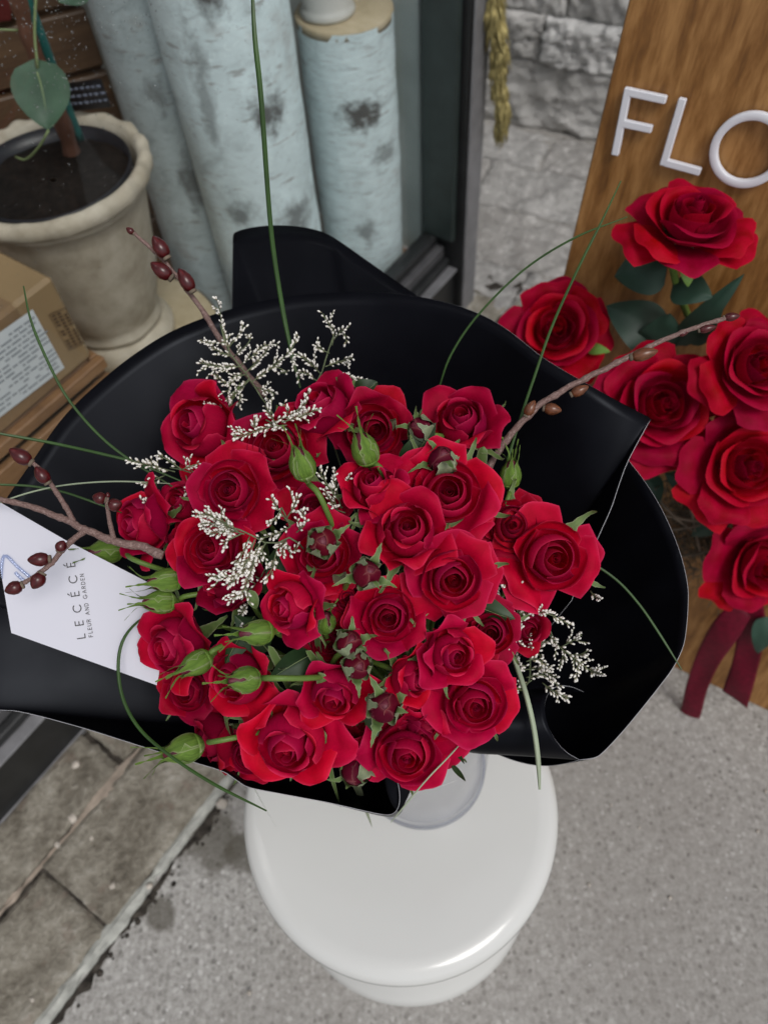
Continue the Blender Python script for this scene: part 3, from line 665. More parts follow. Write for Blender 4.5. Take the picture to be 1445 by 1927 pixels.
# ------------------------------------------------------------------ sign board
SA, SB = Vector((.207, .744, 0)), Vector((.676, .425, 0)); SW = (SB - SA).normalized(); SK = Vector((-SW.y, SW.x, 0)); SE = (Z + SK * .19).normalized(); SN = SW.cross(SE)
if SN.dot(CAM - SA) < 0: SN = -SN
sign = thing('sign_board', 'brown stained wooden sign board with raised white letters FLO', 'sign'); move(sign, SA + SW * .37)
SH = 1.25
m = MB(); m.box(SA + SW * .37 + SE * SH / 2 - SN * .0125, (SW, SE, SN), .37, SH / 2, .0125, bev=.002)
bo = m.build('board', [MT['sign']], sign, smooth=False)
m = MB(); E2 = (Z - SK * .26).normalized(); top = SA + SW * .37 + SE * SH - SN * .04
m.box(top - E2 * 0 + SK * .0 - Vector((0, 0, 1)) * .0 + (Vector((0, 0, -1)) + SK * .26).normalized() * (SH / 2), (SW, (Vector((0, 0, 1)) - SK * .26).normalized(), SN), .36, SH / 2 - .01, .01); m.build('rear_panel', [MT['sign']], sign, smooth=False)
SP = SA + SN * .004
def sg(px, py): return onplane(px, py, SP, SN)
def bar(m, p, q, wd, dp, ext=0):
    d = (q - p); L = d.length; d.normalize(); n = SN; s = n.cross(d)
    m.box((p + q) / 2 + n * (dp / 2), (d, s, n), L / 2 + ext, wd / 2, dp / 2, bev=.0012)
lw = .0088
m = MB(); f0, f1 = sg(1183, 170), sg(1160, 283); bar(m, f0, f1, lw, .007, lw * .48); 
bar(m, sg(1183, 170.5), sg(1255, 186), lw, .0072); bar(m, sg(1171, 229), sg(1228, 241), lw, .0072); m.build('letter', [MT['acrylic']], sign, smooth=False)
m = MB(); bar(m, sg(1284, 190), sg(1251, 302.5), lw, .007, lw * .48); bar(m, sg(1251, 302.5), sg(1319, 321), lw, .0072); m.build('letter', [MT['acrylic']], sign, smooth=False)
oc = sg(1408, 281); ro = (sg(1408, 281) - sg(1408, 221)).length
ro = .5 * ((sg(1408, 281) - sg(1345, 266)).length + (sg(1393, 342) - sg(1423, 220)).length / 2)
m = MB(); pr = [(ro - lw / 2, 0), (ro - lw / 2, .0065), (ro - lw / 2 + .001, .0072), (ro + lw / 2 - .001, .0072), (ro + lw / 2, .0065), (ro + lw / 2, 0)]
m.lathe(pr, oc, 64, ax=(SW, SE, SN), caps=False); m.build('letter', [MT['acrylic']], sign)

# ------------------------------------------------------------------ stool and vase
SC = Vector((-.014, .222, 0))
stool = thing('white_stool', 'round glossy white stool holding the vase on the concrete', 'stool'); move(stool, SC)
m = MB(); m.lathe([(.0, .4575), (.12, .458), (.165, .4592), (.176, .4585), (.185, .455), (.1905, .449), (.1925, .440), (.190, .432), (.184, .427), (.174, .424), (.167, .417), (.163, .405)], SC, 128, caps=False); m.build('seat', [MT['stool']], stool)
m = MB(); m.lathe([(.1625, .404), (.152, .38), (.146, .33), (.144, .28), (.148, .22), (.160, .14), (.180, .07), (.199, .025), (.206, .008), (.206, .0)], SC, 128, caps=False); m.build('pedestal', [MT['stool']], stool)
VC = Vector((.019, .261, .4593))
vase = thing('glass_vase', 'clear glass cylinder vase on the white stool under the bouquet', 'vase'); move(vase, VC)
m = MB(); m.lathe([(.001, 0), (.066, 0), (.074, .003), (.0765, .010), (.0765, .02), (.0765, .2), (.0745, .2), (.0735, .03), (.070, .022), (.045, .018), (.001, .018)], VC, 96, caps=False); m.build('glass', [MT['vase']], vase)
m = MB()
for z in (.006, .013): m.lathe([(.0735, z - .002), (.0772, z), (.0735, z + .002)], VC, 96, caps=False)
m.build('base_ring', [MT['vasering']], vase)
TH = Vector((.015, .268, .655))        # throat of the bouquet, at the vase mouth
# ------------------------------------------------------------------ black wrap
wrap = thing('flower_wrap', 'matte black paper wrap flaring open around the red roses', 'wrapping'); move(wrap, TH)
def sheet(name, rim, n=120, nw=26, sag=.03, thr=.048, wav=.0022, sd=0.0):
    K = spline([tuple(W(*p[:3])) + (p[3] if len(p) > 3 else 0.0,) for p in rim], n); rows = []
    for i, k4 in enumerate(K):
        p = Vector(k4[:3]); vd = (p - CAM).normalized(); p0 = p - vd * k4[3]
        d = Vector((p.x - TH.x, p.y - TH.y, 0)); d.normalize(); base = TH + d * thr
        row = []
        for j in range(nw + 1):
            wv = j / nw; q = base.lerp(p0, wv)
            q = q - Z * (sag * math.sin(math.pi * wv ** .8)) + d * (sag * .5 * math.sin(math.pi * wv)) + vd * (k4[3] * wv ** 4)
            q = q + vd * (wav * math.sin(math.pi * wv) * (noise.noise(q * 9 + Vector((sd, 0, 0))) * 2.2 + noise.noise(q * 24 + Vector((sd, 0, 0))) * .5))
            row.append(q)
        rows.append(row)
    m = MB(); m.grid(rows); o = m.build(name, [MT['paper'], MT['paperedge']], wrap)
    md = o.modifiers.new('thickness', 'SOLIDIFY'); md.thickness = .00045; md.offset = 0; md.material_offset_rim = 1; md.use_even_offset = False
    return o
sheet('back_sheet', [(-70, 1120, .69), (-45, 1030, .70), (0, 957, .71), (60, 870, .725), (120, 785, .74), (190, 717, .755), (260, 662, .767), (335, 618, .777), (440, 580, .785), (560, 556, .788), (690, 550, .785), (780, 557, .775), (850, 572, .763), (905, 592, .75), (945, 614, .742), (980, 640, .733), (1020, 672, .722), (1060, 697, .716, .006), (1100, 720, .712, .015), (1150, 748, .712, .035), (1195, 772, .716, .055), (1222, 786, .720, .066), (1224, 789, .720, .066), (1214, 806, .718, .062), (1182, 866, .706, .038), (1165, 910, .698, .022), (1150, 955, .692, .010), (1130, 1000, .69), (1108, 1050, .70), (1075, 1130, .715)], 200, 30, sag=.028)
sheet('back_flap', [(436, 640, .84), (437, 560, .855), (438, 470, .872), (439, 443, .877), (446, 436, .878), (465, 430, .878), (490, 426, .878), (522, 424, .876), (560, 426, .873), (592, 432, .868), (617, 441, .863), (642, 456, .856), (700, 497, .845), (780, 553, .826), (840, 596, .81)], 150, 24, sag=.0, wav=.001)
sheet('right_sheet', [(1090, 760, .79), (1140, 810, .765), (1182, 866, .735), (1212, 905, .715), (1240, 950, .698), (1264, 1000, .685), (1282, 1050, .672), (1293, 1100, .668), (1294, 1140, .665), (1290, 1190, .662), (1283, 1222, .66), (1265, 1258, .657), (1240, 1292, .655), (1205, 1336, .653), (1170, 1378, .652), (1135, 1415, .651), (1118, 1426, .651), (1090, 1430, .652)], 150, 26, sag=.035)
sheet('front_sheet', [(-75, 1060, .69), (-110, 1150, .70, .04), (-100, 1260, .70, .045), (-60, 1325, .70, .045), (0, 1336, .698, .036), (30, 1338, .694, .026), (80, 1349, .685, .012), (160, 1371, .674), (230, 1393, .671), (300, 1415, .668), (370, 1436, .665), (420, 1452, .662), (445, 1468, .66), (470, 1482, .66), (540, 1496, .66), (620, 1511, .66), (690, 1527, .66), (722, 1533, .659), (738, 1532, .657), (748, 1522, .654), (752, 1505, .65), (750, 1480, .645), (742, 1455, .643), (732, 1430, .645), (715, 1390, .66)], 190, 26, sag=.035)
# rolled front edge on the right: loft of three C-shaped sections
c1 = [(1098, 1302, .700), (1076, 1293, .690), (1052, 1291, .672), (1034, 1302, .655), (1025, 1325, .644), (1028, 1356, .638), (1042, 1388, .637), (1064, 1414, .643), (1090, 1430, .652)]
c2 = [(960, 1322, .705), (945, 1312, .695), (925, 1308, .678), (905, 1315, .662), (893, 1335, .65), (890, 1360, .643), (894, 1390, .642), (905, 1410, .646), (915, 1419, .652)]
c3 = [(860, 1330, .70), (840, 1325, .69), (820, 1325, .675), (800, 1335, .66), (790, 1355, .65), (785, 1380, .645), (785, 1402, .645), (795, 1415, .65), (815, 1420, .655)]
c4 = [(760, 1390, .70), (742, 1390, .69), (728, 1395, .68), (720, 1410, .668), (718, 1430, .66), (722, 1460, .655), (728, 1490, .654), (738, 1515, .655), (752, 1530, .658)]
secs = [[tuple(W(*p)) for p in c] for c in (c1, c2, c3, c4)]; secs = [spline(c, 40) for c in secs]
rows = [[Vector(p) for p in spline([s[i] for s in secs], 40)] for i in range(40)]
m = MB(); m.grid(rows); o = m.build('rolled_edge', [MT['paper'], MT['paperedge']], wrap)
md = o.modifiers.new('thickness', 'SOLIDIFY'); md.thickness = .00045; md.offset = 0; md.material_offset_rim = 1
m = MB(); m.lathe([(.05, -.02), (.049, .004), (.056, .03), (.07, .05)], TH, 48, caps=False); m.build('collar', [MT['paper']], wrap)

# ------------------------------------------------------------------ roses
def petal(pts, wd, nu=12, nv=11, tip=2.4, a=.3, curl=0.0, twist=.0, wav=.02, flat=0.0, ph=0.0, mat='petal', notch=0.0, wp=.62):
    D = spline([(p[0], p[1]) for p in pts], 60); L = np.concatenate([[0], np.cumsum(np.linalg.norm(np.diff(D, axis=0), axis=1))])
    v = []; uv = []
    for j in range(nv + 1):
        vv = j / nv
        for i in range(nu + 1):
            u = 2 * i / nu - 1; l = 1 - a * abs(u) ** tip + notch * math.exp(-(u / .16) ** 2)
            s = L[-1] * vv * l; rho = np.interp(s, L, D[:, 0]); z = np.interp(s, L, D[:, 1])
            wv = wd * (math.sin(math.pi / 2 * min(1.0, .12 + vv / .72))) ** wp
            rc = max(rho, .05) + flat * vv; th = u * wv / rc
            x = rho + rc * (math.cos(th) - 1); y = rc * math.sin(th)
            e = curl * abs(u) ** 2.6 * vv ** 2
            x += e * max(.2, math.cos(th)); y += e * math.sin(th) * .6; z -= e * .55
            n1 = math.sin(2.7 * u + ph) * wav * vv ** 2 + math.sin(6.3 * u + 2.1 * ph + 3 * vv) * wav * .55 * vv ** 3
            x += n1 + twist * u * vv; z += math.sin(4.1 * u + 1.7 * ph) * wav * .8 * vv ** 2
            v.append((x, y, z)); uv.append(((u + 1) / 2, vv))
    k = nu + 1; f = []
    for j in range(nv):
        for i in range(nu): f.append((j * k + i, (j + 1) * k + i, (j + 1) * k + i + 1, j * k + i + 1))
    return mesh('petal', v, f, [MT[mat]], uv=uv)
def scroll(r0, r1, turns, z0, z1, mat, ph):
    rows = []; N = 46
    for j in range(8):
        w_ = j / 7; row = []
        for i in range(N):
            q = i / (N - 1); a = ph + q * turns * 2 * math.pi; r = (r0 + (r1 - r0) * q) * (.75 + .3 * math.sin(math.pi * min(1, w_ * .75)) ) 
            row.append((r * math.cos(a), r * math.sin(a), z0 + (z1 - z0) * w_ * (1 - .10 * q + .03 * math.sin(a * 1.3))))
        rows.append(row)
    v = [p for r in rows for p in r]; f = [(j * N + i, j * N + i + 1, (j + 1) * N + i + 1, (j + 1) * N + i) for j in range(7) for i in range(N - 1)]
    return mesh('petal', v, f, [MT[mat]], uv=[(.5 + .45 * (i / (N - 1) - .5), j / 7) for j in range(8) for i in range(N)])
def rose_parts(kind, seed):
    """list of (name, mesh, rotation about the axis) in a frame where the bloom has radius about 1"""
    rg = random.Random(seed); out = []; ang = rg.uniform(0, 360); mat = 'silk' if kind == 'silk' else 'petal'
    J = lambda x: rg.uniform(-x, x); rf = rg.uniform(.6, 2.2); op = rg.uniform(-.12, .12)
    out.append(('petal', scroll(.02, .13, 2.3, .35, 1.0, mat, rg.uniform(0, 6)), 0))
    if kind == 'open':
        n1 = [.17, .21, .26, .31, .37, .43]; n2 = [.50, .57, .64, .70, .76]; outer = 6
        for k, q in enumerate(n1):
            ang += 137.5 + J(12); zt = 1.10 - .03 * k + J(.02)
            out.append(('petal', petal([(.07, .12), (q * .85 + .06, .42), (q * 1.2 + .02, .74), (q * .93 + .01, zt)], q * 1.75, tip=2.2, a=.16, twist=.05 + J(.03), wav=.014, ph=rg.uniform(0, 6), mat=mat), ang))
        for k, q in enumerate(n2):
            ang += 137.5 + J(14); zt = .93 - .042 * k + J(.03)
            out.append(('petal', petal([(.08, .06), (q * .72, .30), (q * 1.05, .60), (q * 1.01, zt - .09), (q + .015, zt), (q + .05, zt - .012)], q * 1.22, tip=1.8, a=.22, curl=.07 + J(.04), twist=.05, wav=.022, ph=rg.uniform(0, 6), mat=mat), ang))
        for k in range(outer):
            ang += 137.5 + J(16); s = 1.0 + .03 * k + J(.05); zt = .62 + op - .07 * k + J(.05)
            out.append(('petal', petal([(.08, .0), (.46, .14), (.74, .38 - .03 * k), (.88 * s, zt), (1.05 * s, zt + .015), (1.22 * s, zt - .04 + J(.09))], .66 + J(.08), tip=1.45, a=.36, curl=.30 + J(.12), wav=.026 * rf, flat=.35, ph=rg.uniform(0, 6), mat=mat, notch=.05 + J(.04)), ang))
        sep_z = -.02
    elif kind == 'half':
        n1 = [.15, .19, .23, .28, .33]; n2 = [.40, .45, .50, .55]; outer = 5
        for k, q in enumerate(n1):
            ang += 137.5 + J(12); zt = 1.18 - .022 * k + J(.02)
            out.append(('petal', petal([(.07, .15), (q * .9 + .1, .5), (q * 1.24 + .02, .86), (q * .93, zt)], q * 1.8, tip=2.2, a=.15, twist=.05 + J(.03), wav=.013, ph=rg.uniform(0, 6), mat=mat), ang))
        for k, q in enumerate(n2):
            ang += 137.5 + J(14); zt = 1.12 - .04 * k + J(.04)
            out.append(('petal', petal([(.08, .02), (q * 1.1, .2), (q * 1.42, .56), (q * 1.22, .9), (q * 1.05, zt - .05), (q * 1.06 + .04, zt), (q * 1.1 + .09, zt - .03)], q * 1.5, tip=1.9, a=.22, curl=.04 + J(.03), twist=.05, wav=.02, ph=rg.uniform(0, 6), mat=mat), ang))
        for k in range(outer):
            ang += 137.5 + J(16); q = .72; zt = .95 + op - .09 * k + J(.08); s = 1 + J(.06); g = .1 + .10 * k
            out.append(('petal', petal([(.08, -.02), (q * .8, .12), (q * 1.0 + g * .2, .45), (q + g * .5, zt - .18), (q + g * .7 + .08, zt - .01), (q + g + .2 * s, zt), (q + g + .28 * s, zt - .1)], .74 + J(.1), tip=1.5, a=.38, curl=.28 + J(.12), wav=.026 * rf, flat=.12, ph=rg.uniform(0, 6), mat=mat, notch=.06), ang))
        sep_z = -.03
    else:                               # big silk rose
        n1 = [.15, .19, .24, .30, .36, .42]; n2 = [.5, .56, .63, .69, .75, .81]; outer = 8
        for k, q in enumerate(n1):
            ang += 137.5 + J(12); zt = .86 - .008 * k + J(.02)
            out.append(('petal', petal([(.07, .12), (q * .85 + .06, .38), (q * 1.04, .66), (q * 1.03 + .02, zt)], q * 1.6, tip=2.2, a=.14, twist=.04, wav=.03, ph=rg.uniform(0, 6), mat=mat), ang))
        for k, q in enumerate(n2):
            ang += 137.5 + J(14); zt = .82 - .045 * k + J(.03)
            out.append(('petal', petal([(.08, .06), (q * .7, .26), (q * .93, .52), (q * .98, zt - .08), (q + .06, zt), (q + .13, zt - .03)], q * 1.15, tip=2.5, a=.2, curl=.08 + J(.05), twist=.03, wav=.045, ph=rg.uniform(0, 6), mat=mat), ang))
        for k in range(outer):
            ang += 137.5 + J(18); s = 1.0 + .025 * k + J(.06); zt = .48 - .055 * k + J(.05)
            out.append(('petal', petal([(.08, .0), (.46, .1), (.75, .25 - .02 * k), (.9 * s, zt), (1.05 * s, zt + .01), (1.17 * s, zt - .10 + J(.06))], .62 + J(.06), tip=2.8, a=.2, curl=.14 + J(.1), wav=.06, flat=.3, ph=rg.uniform(0, 6), mat=mat, notch=.04), ang))
        sep_z = -.02
    m = MB(); m.lathe([(.03, -.34), (.10, -.28), (.13, -.18), (.12, -.08), (.16, -.01), (.2, .05)], n=16); out.append(('hip', m.build('hip', [MT['sepal']]), 0))
    for k in range(5):
        out.append(('sepal', sepal_mesh(rg, 'short' if kind == 'silk' else 'flare'), 72 * k + J(14)))
    return out
def sepal_mesh(rg, mode):
    L = .5 if mode == 'short' else rg.uniform(1.2, 1.6) if mode == 'flare' else rg.uniform(1.15, 1.5); rows = []; ph = rg.uniform(0, 6); c0 = rg.uniform(-.3, .5); gapf = rg.uniform(.74, 1.02)
    if mode in ('flare', 'short'):
        pts = spline([(.12, -.02), (.3 * L, .0 + .08 * c0), (.65 * L, .06 + .2 * c0), (L, .06 + .5 * c0), (L + .1, .2 + .7 * c0)], 13)
        width = .19
    elif mode == 'open':                # held off a red bud
        hug = rg.random() < .93; tp = rg.random() ** 2
        pts = spline([(.3, .0), (.64, .2), (.765, .52), (.72, .84), (.52, 1.12 + .06 * c0), (.34 + .45 * tp, 1.34 + .12 * c0), (.34 + 1.1 * tp, 1.5 + .35 * c0)] if hug else [(.3, -.02), (.66, .25), (.92, .5 + .15 * c0), (1.3, .55 + .4 * c0), (L + .5, .35 + .7 * c0)], 15); width = .58 if hug else .30
    else:                               # closed round a green bud, tips free
        pts = spline([(.2, 0), (.47, .26), (.555, .62), (.46, 1.04), (.29, 1.4), (.2 + .2 * rg.random(), 1.78), (.25 + .7 * rg.random(), 2.15 + .45 * rg.random())], 15); width = .36
    N = len(pts)
    for i, (x, z) in enumerate(pts):
        q = i / (N - 1)
        if mode == 'closed': wv = (.74 * gapf * x + .03) if z < .9 else max(.05 * (1 - q) + .035 * abs(math.sin(i * 2.1)), (.74 * gapf * x + .03) * (1 - ((z - .9) / .8) ** .8) + .04)
        else: wv = width * ((1 - q) ** .8) * (.65 + .9 * math.sin(math.pi * min(1, q * 1.6)) * .6) + .012
        tooth = 1 + (.5 * max(0, math.sin(i * 2.4 + ph)) if q > .35 else 0)
        rc = x + .1 if mode == 'closed' else 10
        row = []
        for j in range(-2, 3):
            u = j / 2; y = u * wv * tooth
            if mode == 'closed': row.append((rc * math.cos(y / rc) - .1, rc * math.sin(y / rc), z))
            else: row.append((x, y + .08 * math.sin(3 * q + ph) * q, z + .06 * abs(u) * wv / width))
        rows.append(row)
    m = MB(); m.grid(rows, flip=True); return m.build('sepal', [MT['gbud'] if mode == 'closed' else MT['sepal']])
def bud_parts(kind, seed):
    rg = random.Random(seed); out = []
    if kind == 'green':
        m = MB(); m.lathe([(.05, 0), (.32, .05), (.46, .28), (.53, .58), (.45, .95), (.28, 1.3), (.1, 1.52), (.02, 1.56)], n=24); out.append(('bud_petals', m.build('bud_petals', [MT['mbud']]), 0))
        for k in range(5): out.append(('sepal', sepal_mesh(rg, 'closed'), 72 * k + rg.uniform(-9, 9)))
        m = MB(); m.lathe([(.07, -.36), (.13, -.2), (.19, -.06), (.33, .03), (.47, .2), (.51, .3)], n=20); out.append(('hip', m.build('hip', [MT['gbud']]), 0))
    else:
        def fn(i, a, r, z): return (.06 * r * math.sin(3 * a + z * 4) + .03 * r * math.sin(5 * a - 3 * z), 0)
        m = MB(); m.lathe([(.1, 0), (.42, .08), (.60, .3), (.66, .58), (.58, .86), (.42, 1.08), (.26, 1.2), (.13, 1.26), (.03, 1.29)], n=30, fn=fn); out.append(('bud_petals', m.build('bud_petals', [MT['mbud']]), 0))
        for k in range(3):
            out.append(('petal', petal([(.1, .05), (.58, .25), (.69, .58), (.55, .98), (.26 - .06 * k, 1.28 + .04 * k)], .78, nu=10, nv=9, a=.3, tip=1.8, wav=.03, twist=.08, ph=rg.uniform(0, 6), mat='budpetal'), 120 * k + rg.uniform(-20, 20)))
        for k in range(5): out.append(('sepal', sepal_mesh(rg, 'open'), 72 * k + rg.uniform(-14, 14)))
        m = MB(); m.lathe([(.06, -.4), (.13, -.28), (.2, -.14), (.3, -.02), (.42, .06)], n=16); out.append(('hip', m.build('hip', [MT['gbud']]), 0))
    return out
TPL = {}
for kind, nvv in (('open', 8), ('half', 8), ('silk', 4)):
    for q in range(nvv): TPL[kind, q] = rose_parts(kind, 100 * q + len(kind) * 7 + 3)
for kind, nvv in (('green', 3), ('red', 3)):
    for q in range(nvv): TPL[kind, q] = bud_parts(kind, 50 * q + len(kind))
def bloom(name, label, cat, group, key, px, py, t, rpx, tilt, spin, mid=.6, tone=1.0, stem=None, stem_mat='stem', stem_r=.0021):
    tx, ty = tilt; q_ = math.hypot(tx, ty); tx, ty = (tx * .9 / q_, ty * .9 / q_) if q_ > .9 else (tx, ty); fz = -math.sqrt(max(.02, 1 - tx * tx - ty * ty)); axis = cdir(tx, ty, fz).normalized()
    sc = rpx / F * t; c = W(px, py, t)
    q = axis.to_track_quat('Z', 'Y').to_matrix() @ Matrix.Rotation(R(spin), 3, 'Z')
    mw = Matrix.Translation(c - axis * (mid * sc)) @ q.to_4x4() @ Matrix.Scale(sc, 4)
    root = thing(name, label, cat, group, mw=mw)
    for nm, me, a in TPL[key]:
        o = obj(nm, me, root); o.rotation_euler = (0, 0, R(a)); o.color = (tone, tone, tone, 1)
    base = c - axis * ((mid + .3) * sc)
    if stem is None:
        pts = spline([tuple(base), tuple(base - axis * .035 - Z * .01), tuple(base.lerp(TH, .65) - Z * .02), tuple(TH + Vector((random.uniform(-.02, .02), random.uniform(-.02, .02), 0))), tuple(VC + Vector((random.uniform(-.03, .03), random.uniform(-.03, .03), .12)))], 22)
    else:
        pts = spline([tuple(base)] + [tuple(W(*p)) for p in stem], 16)
    m = MB(); m.tube([Vector(p) for p in pts], stem_r, 8); inv = mw.inverted(); m.v = [inv @ p for p in m.v]
    obj('stem', m.build('stem', [MT[stem_mat]]), root)
    return root
def dome(px, py): return .560 + .105 * (((px - 690) / 440) ** 2 + ((py - 1120) / 400) ** 2)
# px, py, radius, facing (right, down), bloom type, variant, extra distance, label
ROSES = [
 (378, 800, 76, (-.34, -.05), 'half', 0, .00, 'upper left rose, half open with purple red outer petals, by the white spray'),
 (605, 768, 66, (-.25, -.42), 'half', 1, .00, 'uppermost rose, half open, tipped up beside white statice'),
 (520, 848, 84, (-.02, -.22), 'open', 0, .012, 'open rose behind the upright green bud below the topmost rose'),
 (700, 808, 72, (.25, .15), 'open', 1, .022, 'shaded rose with tall curled petals behind the round green bud'),
 (868, 795, 66, (-.08, -.35), 'half', 2, .00, 'upper right half open rose beside the small closed red buds'),
 (842, 930, 90, (.0, -.14), 'open', 2, -.004, 'wide open flat rose with many swirled petals right of centre, under the purple bud'),
 (702, 915, 58, (-.06, -.38), 'half', 3, .00, 'slim goblet shaped half open rose at upper centre'),
 (437, 925, 80, (-.10, -.08), 'open', 3, -.004, 'open rose with round scrolled centre at left, above the white statice'),
 (345, 945, 44, (-.34, -.12), 'half', 4, .02, 'small dark rose tucked behind the open rose at left'),
 (268, 985, 64, (-.5, .02), 'half', 1, -.004, 'leftmost rose, half open in profile above the willow twig'),
 (400, 1035, 74, (-.12, -.22), 'open', 4, .004, 'open rose partly hidden by the thick white statice tuft'),
 (440, 1095, 58, (-.32, -.5), 'half', 2, .02, 'dark side of a rose below the white statice tuft'),
 (350, 1045, 46, (-.45, .1), 'half', 0, .025, 'small shaded rose between the leftmost rose and the statice tuft'),
 (766, 1000, 72, (.02, -.26), 'half', 4, -.004, 'half open rose in the middle, directly below the slim goblet rose'),
 (850, 1088, 80, (.06, .08), 'open', 1, -.012, 'bright open rose with cupped heart and big squared lower petals right of centre'),
 (962, 990, 66, (.02, -.12), 'open', 0, .022, 'rose half hidden behind the big rightmost rose'),
 (1035, 1050, 92, (.10, -.02), 'open', 3, -.006, 'big rightmost rose, fully open with a pointed lower petal'),
 (606, 1045, 72, (-.02, .02), 'open', 2, .010, 'dark open rose beneath a bud of green and maroon at centre'),
 (546, 1142, 60, (-.42, .06), 'half', 3, -.008, 'half open rose in profile with purple veined back, left of centre'),
 (730, 1160, 70, (.0, .0), 'open', 4, .010, 'deep crimson open rose facing straight up at the very centre'),
 (655, 1120, 52, (.05, .05), 'open', 3, .026, 'deep set rose just left of the central crimson rose'),
 (330, 1213, 70, (-.38, .10), 'half', 4, -.006, 'rose lying over the end of the white card'),
 (447, 1273, 68, (-.36, .02), 'half', 0, .000, 'rose behind the green bud with the long straight stalk'),
 (355, 1300, 54, (-.1, .05), 'open', 1, .016, 'small dark open rose at lower left under the card end'),
 (402, 1388, 56, (-.62, .25), 'half', 2, .016, 'closed dark rose in profile behind the lowest green bud at left'),
 (628, 1305, 62, (-.02, .30), 'half', 1, -.002, 'half open rose with a crumpled heart, lower centre'),
 (545, 1395, 86, (-.05, .26), 'half', 3, -.014, 'large plump rose at the lower left front edge'),
 (468, 1418, 54, (-.15, .15), 'open', 0, .016, 'rose half hidden at the left of the large plump front rose'),
 (765, 1412, 86, (.0, .24), 'open', 2, -.004, 'lowest open rose spreading over the rolled front edge'),
 (850, 1230, 58, (.22, .08), 'half', 4, -.012, 'half open rose with ruffled petal edges, right of the central rose'),
 (775, 1275, 50, (.45, .10), 'half', 2, -.004, 'small closed rose in profile below the central rose'),
 (890, 1322, 80, (.10, .10), 'open', 4, -.008, 'bright open spiral rose at the lower right of the bunch'),
 (922, 1190, 56, (-.02, -.05), 'open', 1, .018, 'shaded rose beside the right hand statice'),
 (798, 1360, 46, (.22, .55), 'half', 0, .014, 'dark closed rose just above the lowest open rose'),
 (622, 1212, 46, (-.1, .02), 'open', 0, .034, 'deep shaded rose between the two maroon buds and the profile rose'),
 (592, 965, 52, (.1, -.35), 'half', 1, .03, 'dark rose deep behind the centre statice stems'),
 (988, 1182, 44, (.2, .1), 'half', 3, .04, 'dark rose petals showing deep behind the right hand statice'),
 (640, 1400, 46, (.05, .1), 'open', 3, .03, 'deep rose glimpsed between the large front rose and the bottom bud'),
 (560, 1345, 44, (-.2, .1), 'half', 2, .035, 'dark rose low behind the crumpled heart rose'),
]
random.seed(11)
for i, (px, py, r, tl_, k, va, dt, lab_) in enumerate(ROSES):
    bloom('rose', lab_, 'rose', 'red roses in the bouquet', (k, (va + 3 * (i % 2)) % 8), px, py, dome(px, py) + dt, r * (1.02 if k == 'half' else .94), (tl_[0] * 1.45, tl_[1] * 1.35) if k == 'half' else tl_, random.uniform(0, 360), mid=.62 if k == 'half' else .55, tone=(1.08 if dt < 0 else .98 if dt < .012 else .78) * random.uniform(.9, 1.1))  # blooms set deeper in the bunch have shade painted in as darker tone
# buds: px, py, r, facing, type, variant, extra, stem points, label
BUDS = [
 (570, 878, 36, (-.22, -.8), 'green', 0, -.035, [(600, 930, .57), (625, 985, .585), (660, 1060, .62)], 'upright green bud with pale slit in front of the upper open rose'),
 (688, 850, 38, (-.25, -.72), 'green', 1, -.02, [(715, 880, .585), (740, 960, .62)], 'round green bud with one long curled sepal below the topmost rose'),
 (204, 1037, 36, (-.62, .05), 'green', 2, -.01, [(250, 1052, .645), (330, 1080, .66)], 'green bud with red slit hanging over the top edge of the card'),
 (318, 1092, 34, (-.85, .05), 'green', 0, -.012, [(355, 1095, .63), (430, 1115, .65)], 'long green bud pointing left above the rounder one at the card'),
 (306, 1133, 33, (-.80, -.05), 'green', 1, -.02, [(350, 1122, .62), (430, 1110, .63)], 'round green bud with frayed tips pointing left at the card end'),
 (488, 1190, 36, (-.78, -.02), 'green', 2, -.022, [(530, 1195, .59), (590, 1210, .62)], 'green bud with a red slit left of the profile rose'),
 (374, 1246, 34, (-.7, .35), 'green', 0, -.025, [(400, 1225, .60), (450, 1200, .62)], 'green bud pointing down left between the card rose and its neighbour'),
 (464, 1279, 37, (-.6, -.1), 'green', 1, -.045, [(510, 1276, .545), (580, 1276, .56), (640, 1270, .60)], 'green bud on a long straight stalk in front of a rose'),
 (352, 1408, 40, (-.78, .1), 'green', 2, -.03, [(400, 1396, .605), (462, 1384, .61), (520, 1370, .63)], 'lowest green bud, at the left front edge over the wrap'),
 (960, 897, 30, (.0, -.85), 'green', 0, .02, [(955, 940, .64), (920, 1020, .67)], 'single dark green bud standing right of the bunch against black paper'),
 (612, 1172, 30, (.1, -.55), 'green', 1, .012, [(620, 1215, .61), (640, 1260, .64)], 'shaded green bud just right of the profile rose'),
 (607, 1020, 36, (.0, -.05), 'red', 0, -.028, None, 'round bud capped by green sepals over the dark centre rose'),
 (690, 1080, 36, (.35, -.3), 'red', 1, -.022, None, 'maroon bud with bright green sepal left of the cupped rose'),
 (658, 1210, 33, (.3, -.5), 'red', 2, -.006, None, 'dark maroon bud, upper of the pair below the central rose'),
 (672, 1253, 34, (.2, -.25), 'red', 0, -.016, None, 'green capped maroon bud, lower of the pair below the central rose'),
 (722, 1330, 40, (.15, -.35), 'red', 1, -.026, None, 'purple bud with pale peeling sepals above the lowest open rose'),
 (668, 1452, 36, (-.25, .5), 'red', 2, -.004, None, 'maroon bud at the bottom front edge between two roses'),
 (832, 865, 36, (.0, -.55), 'red', 1, -.02, None, 'purple bud with leafy sepals above the wide flat rose'),
 (790, 806, 30, (-.6, -.35), 'red', 2, -.006, None, 'small closed red bud pointing left by the upper right rose'),
]
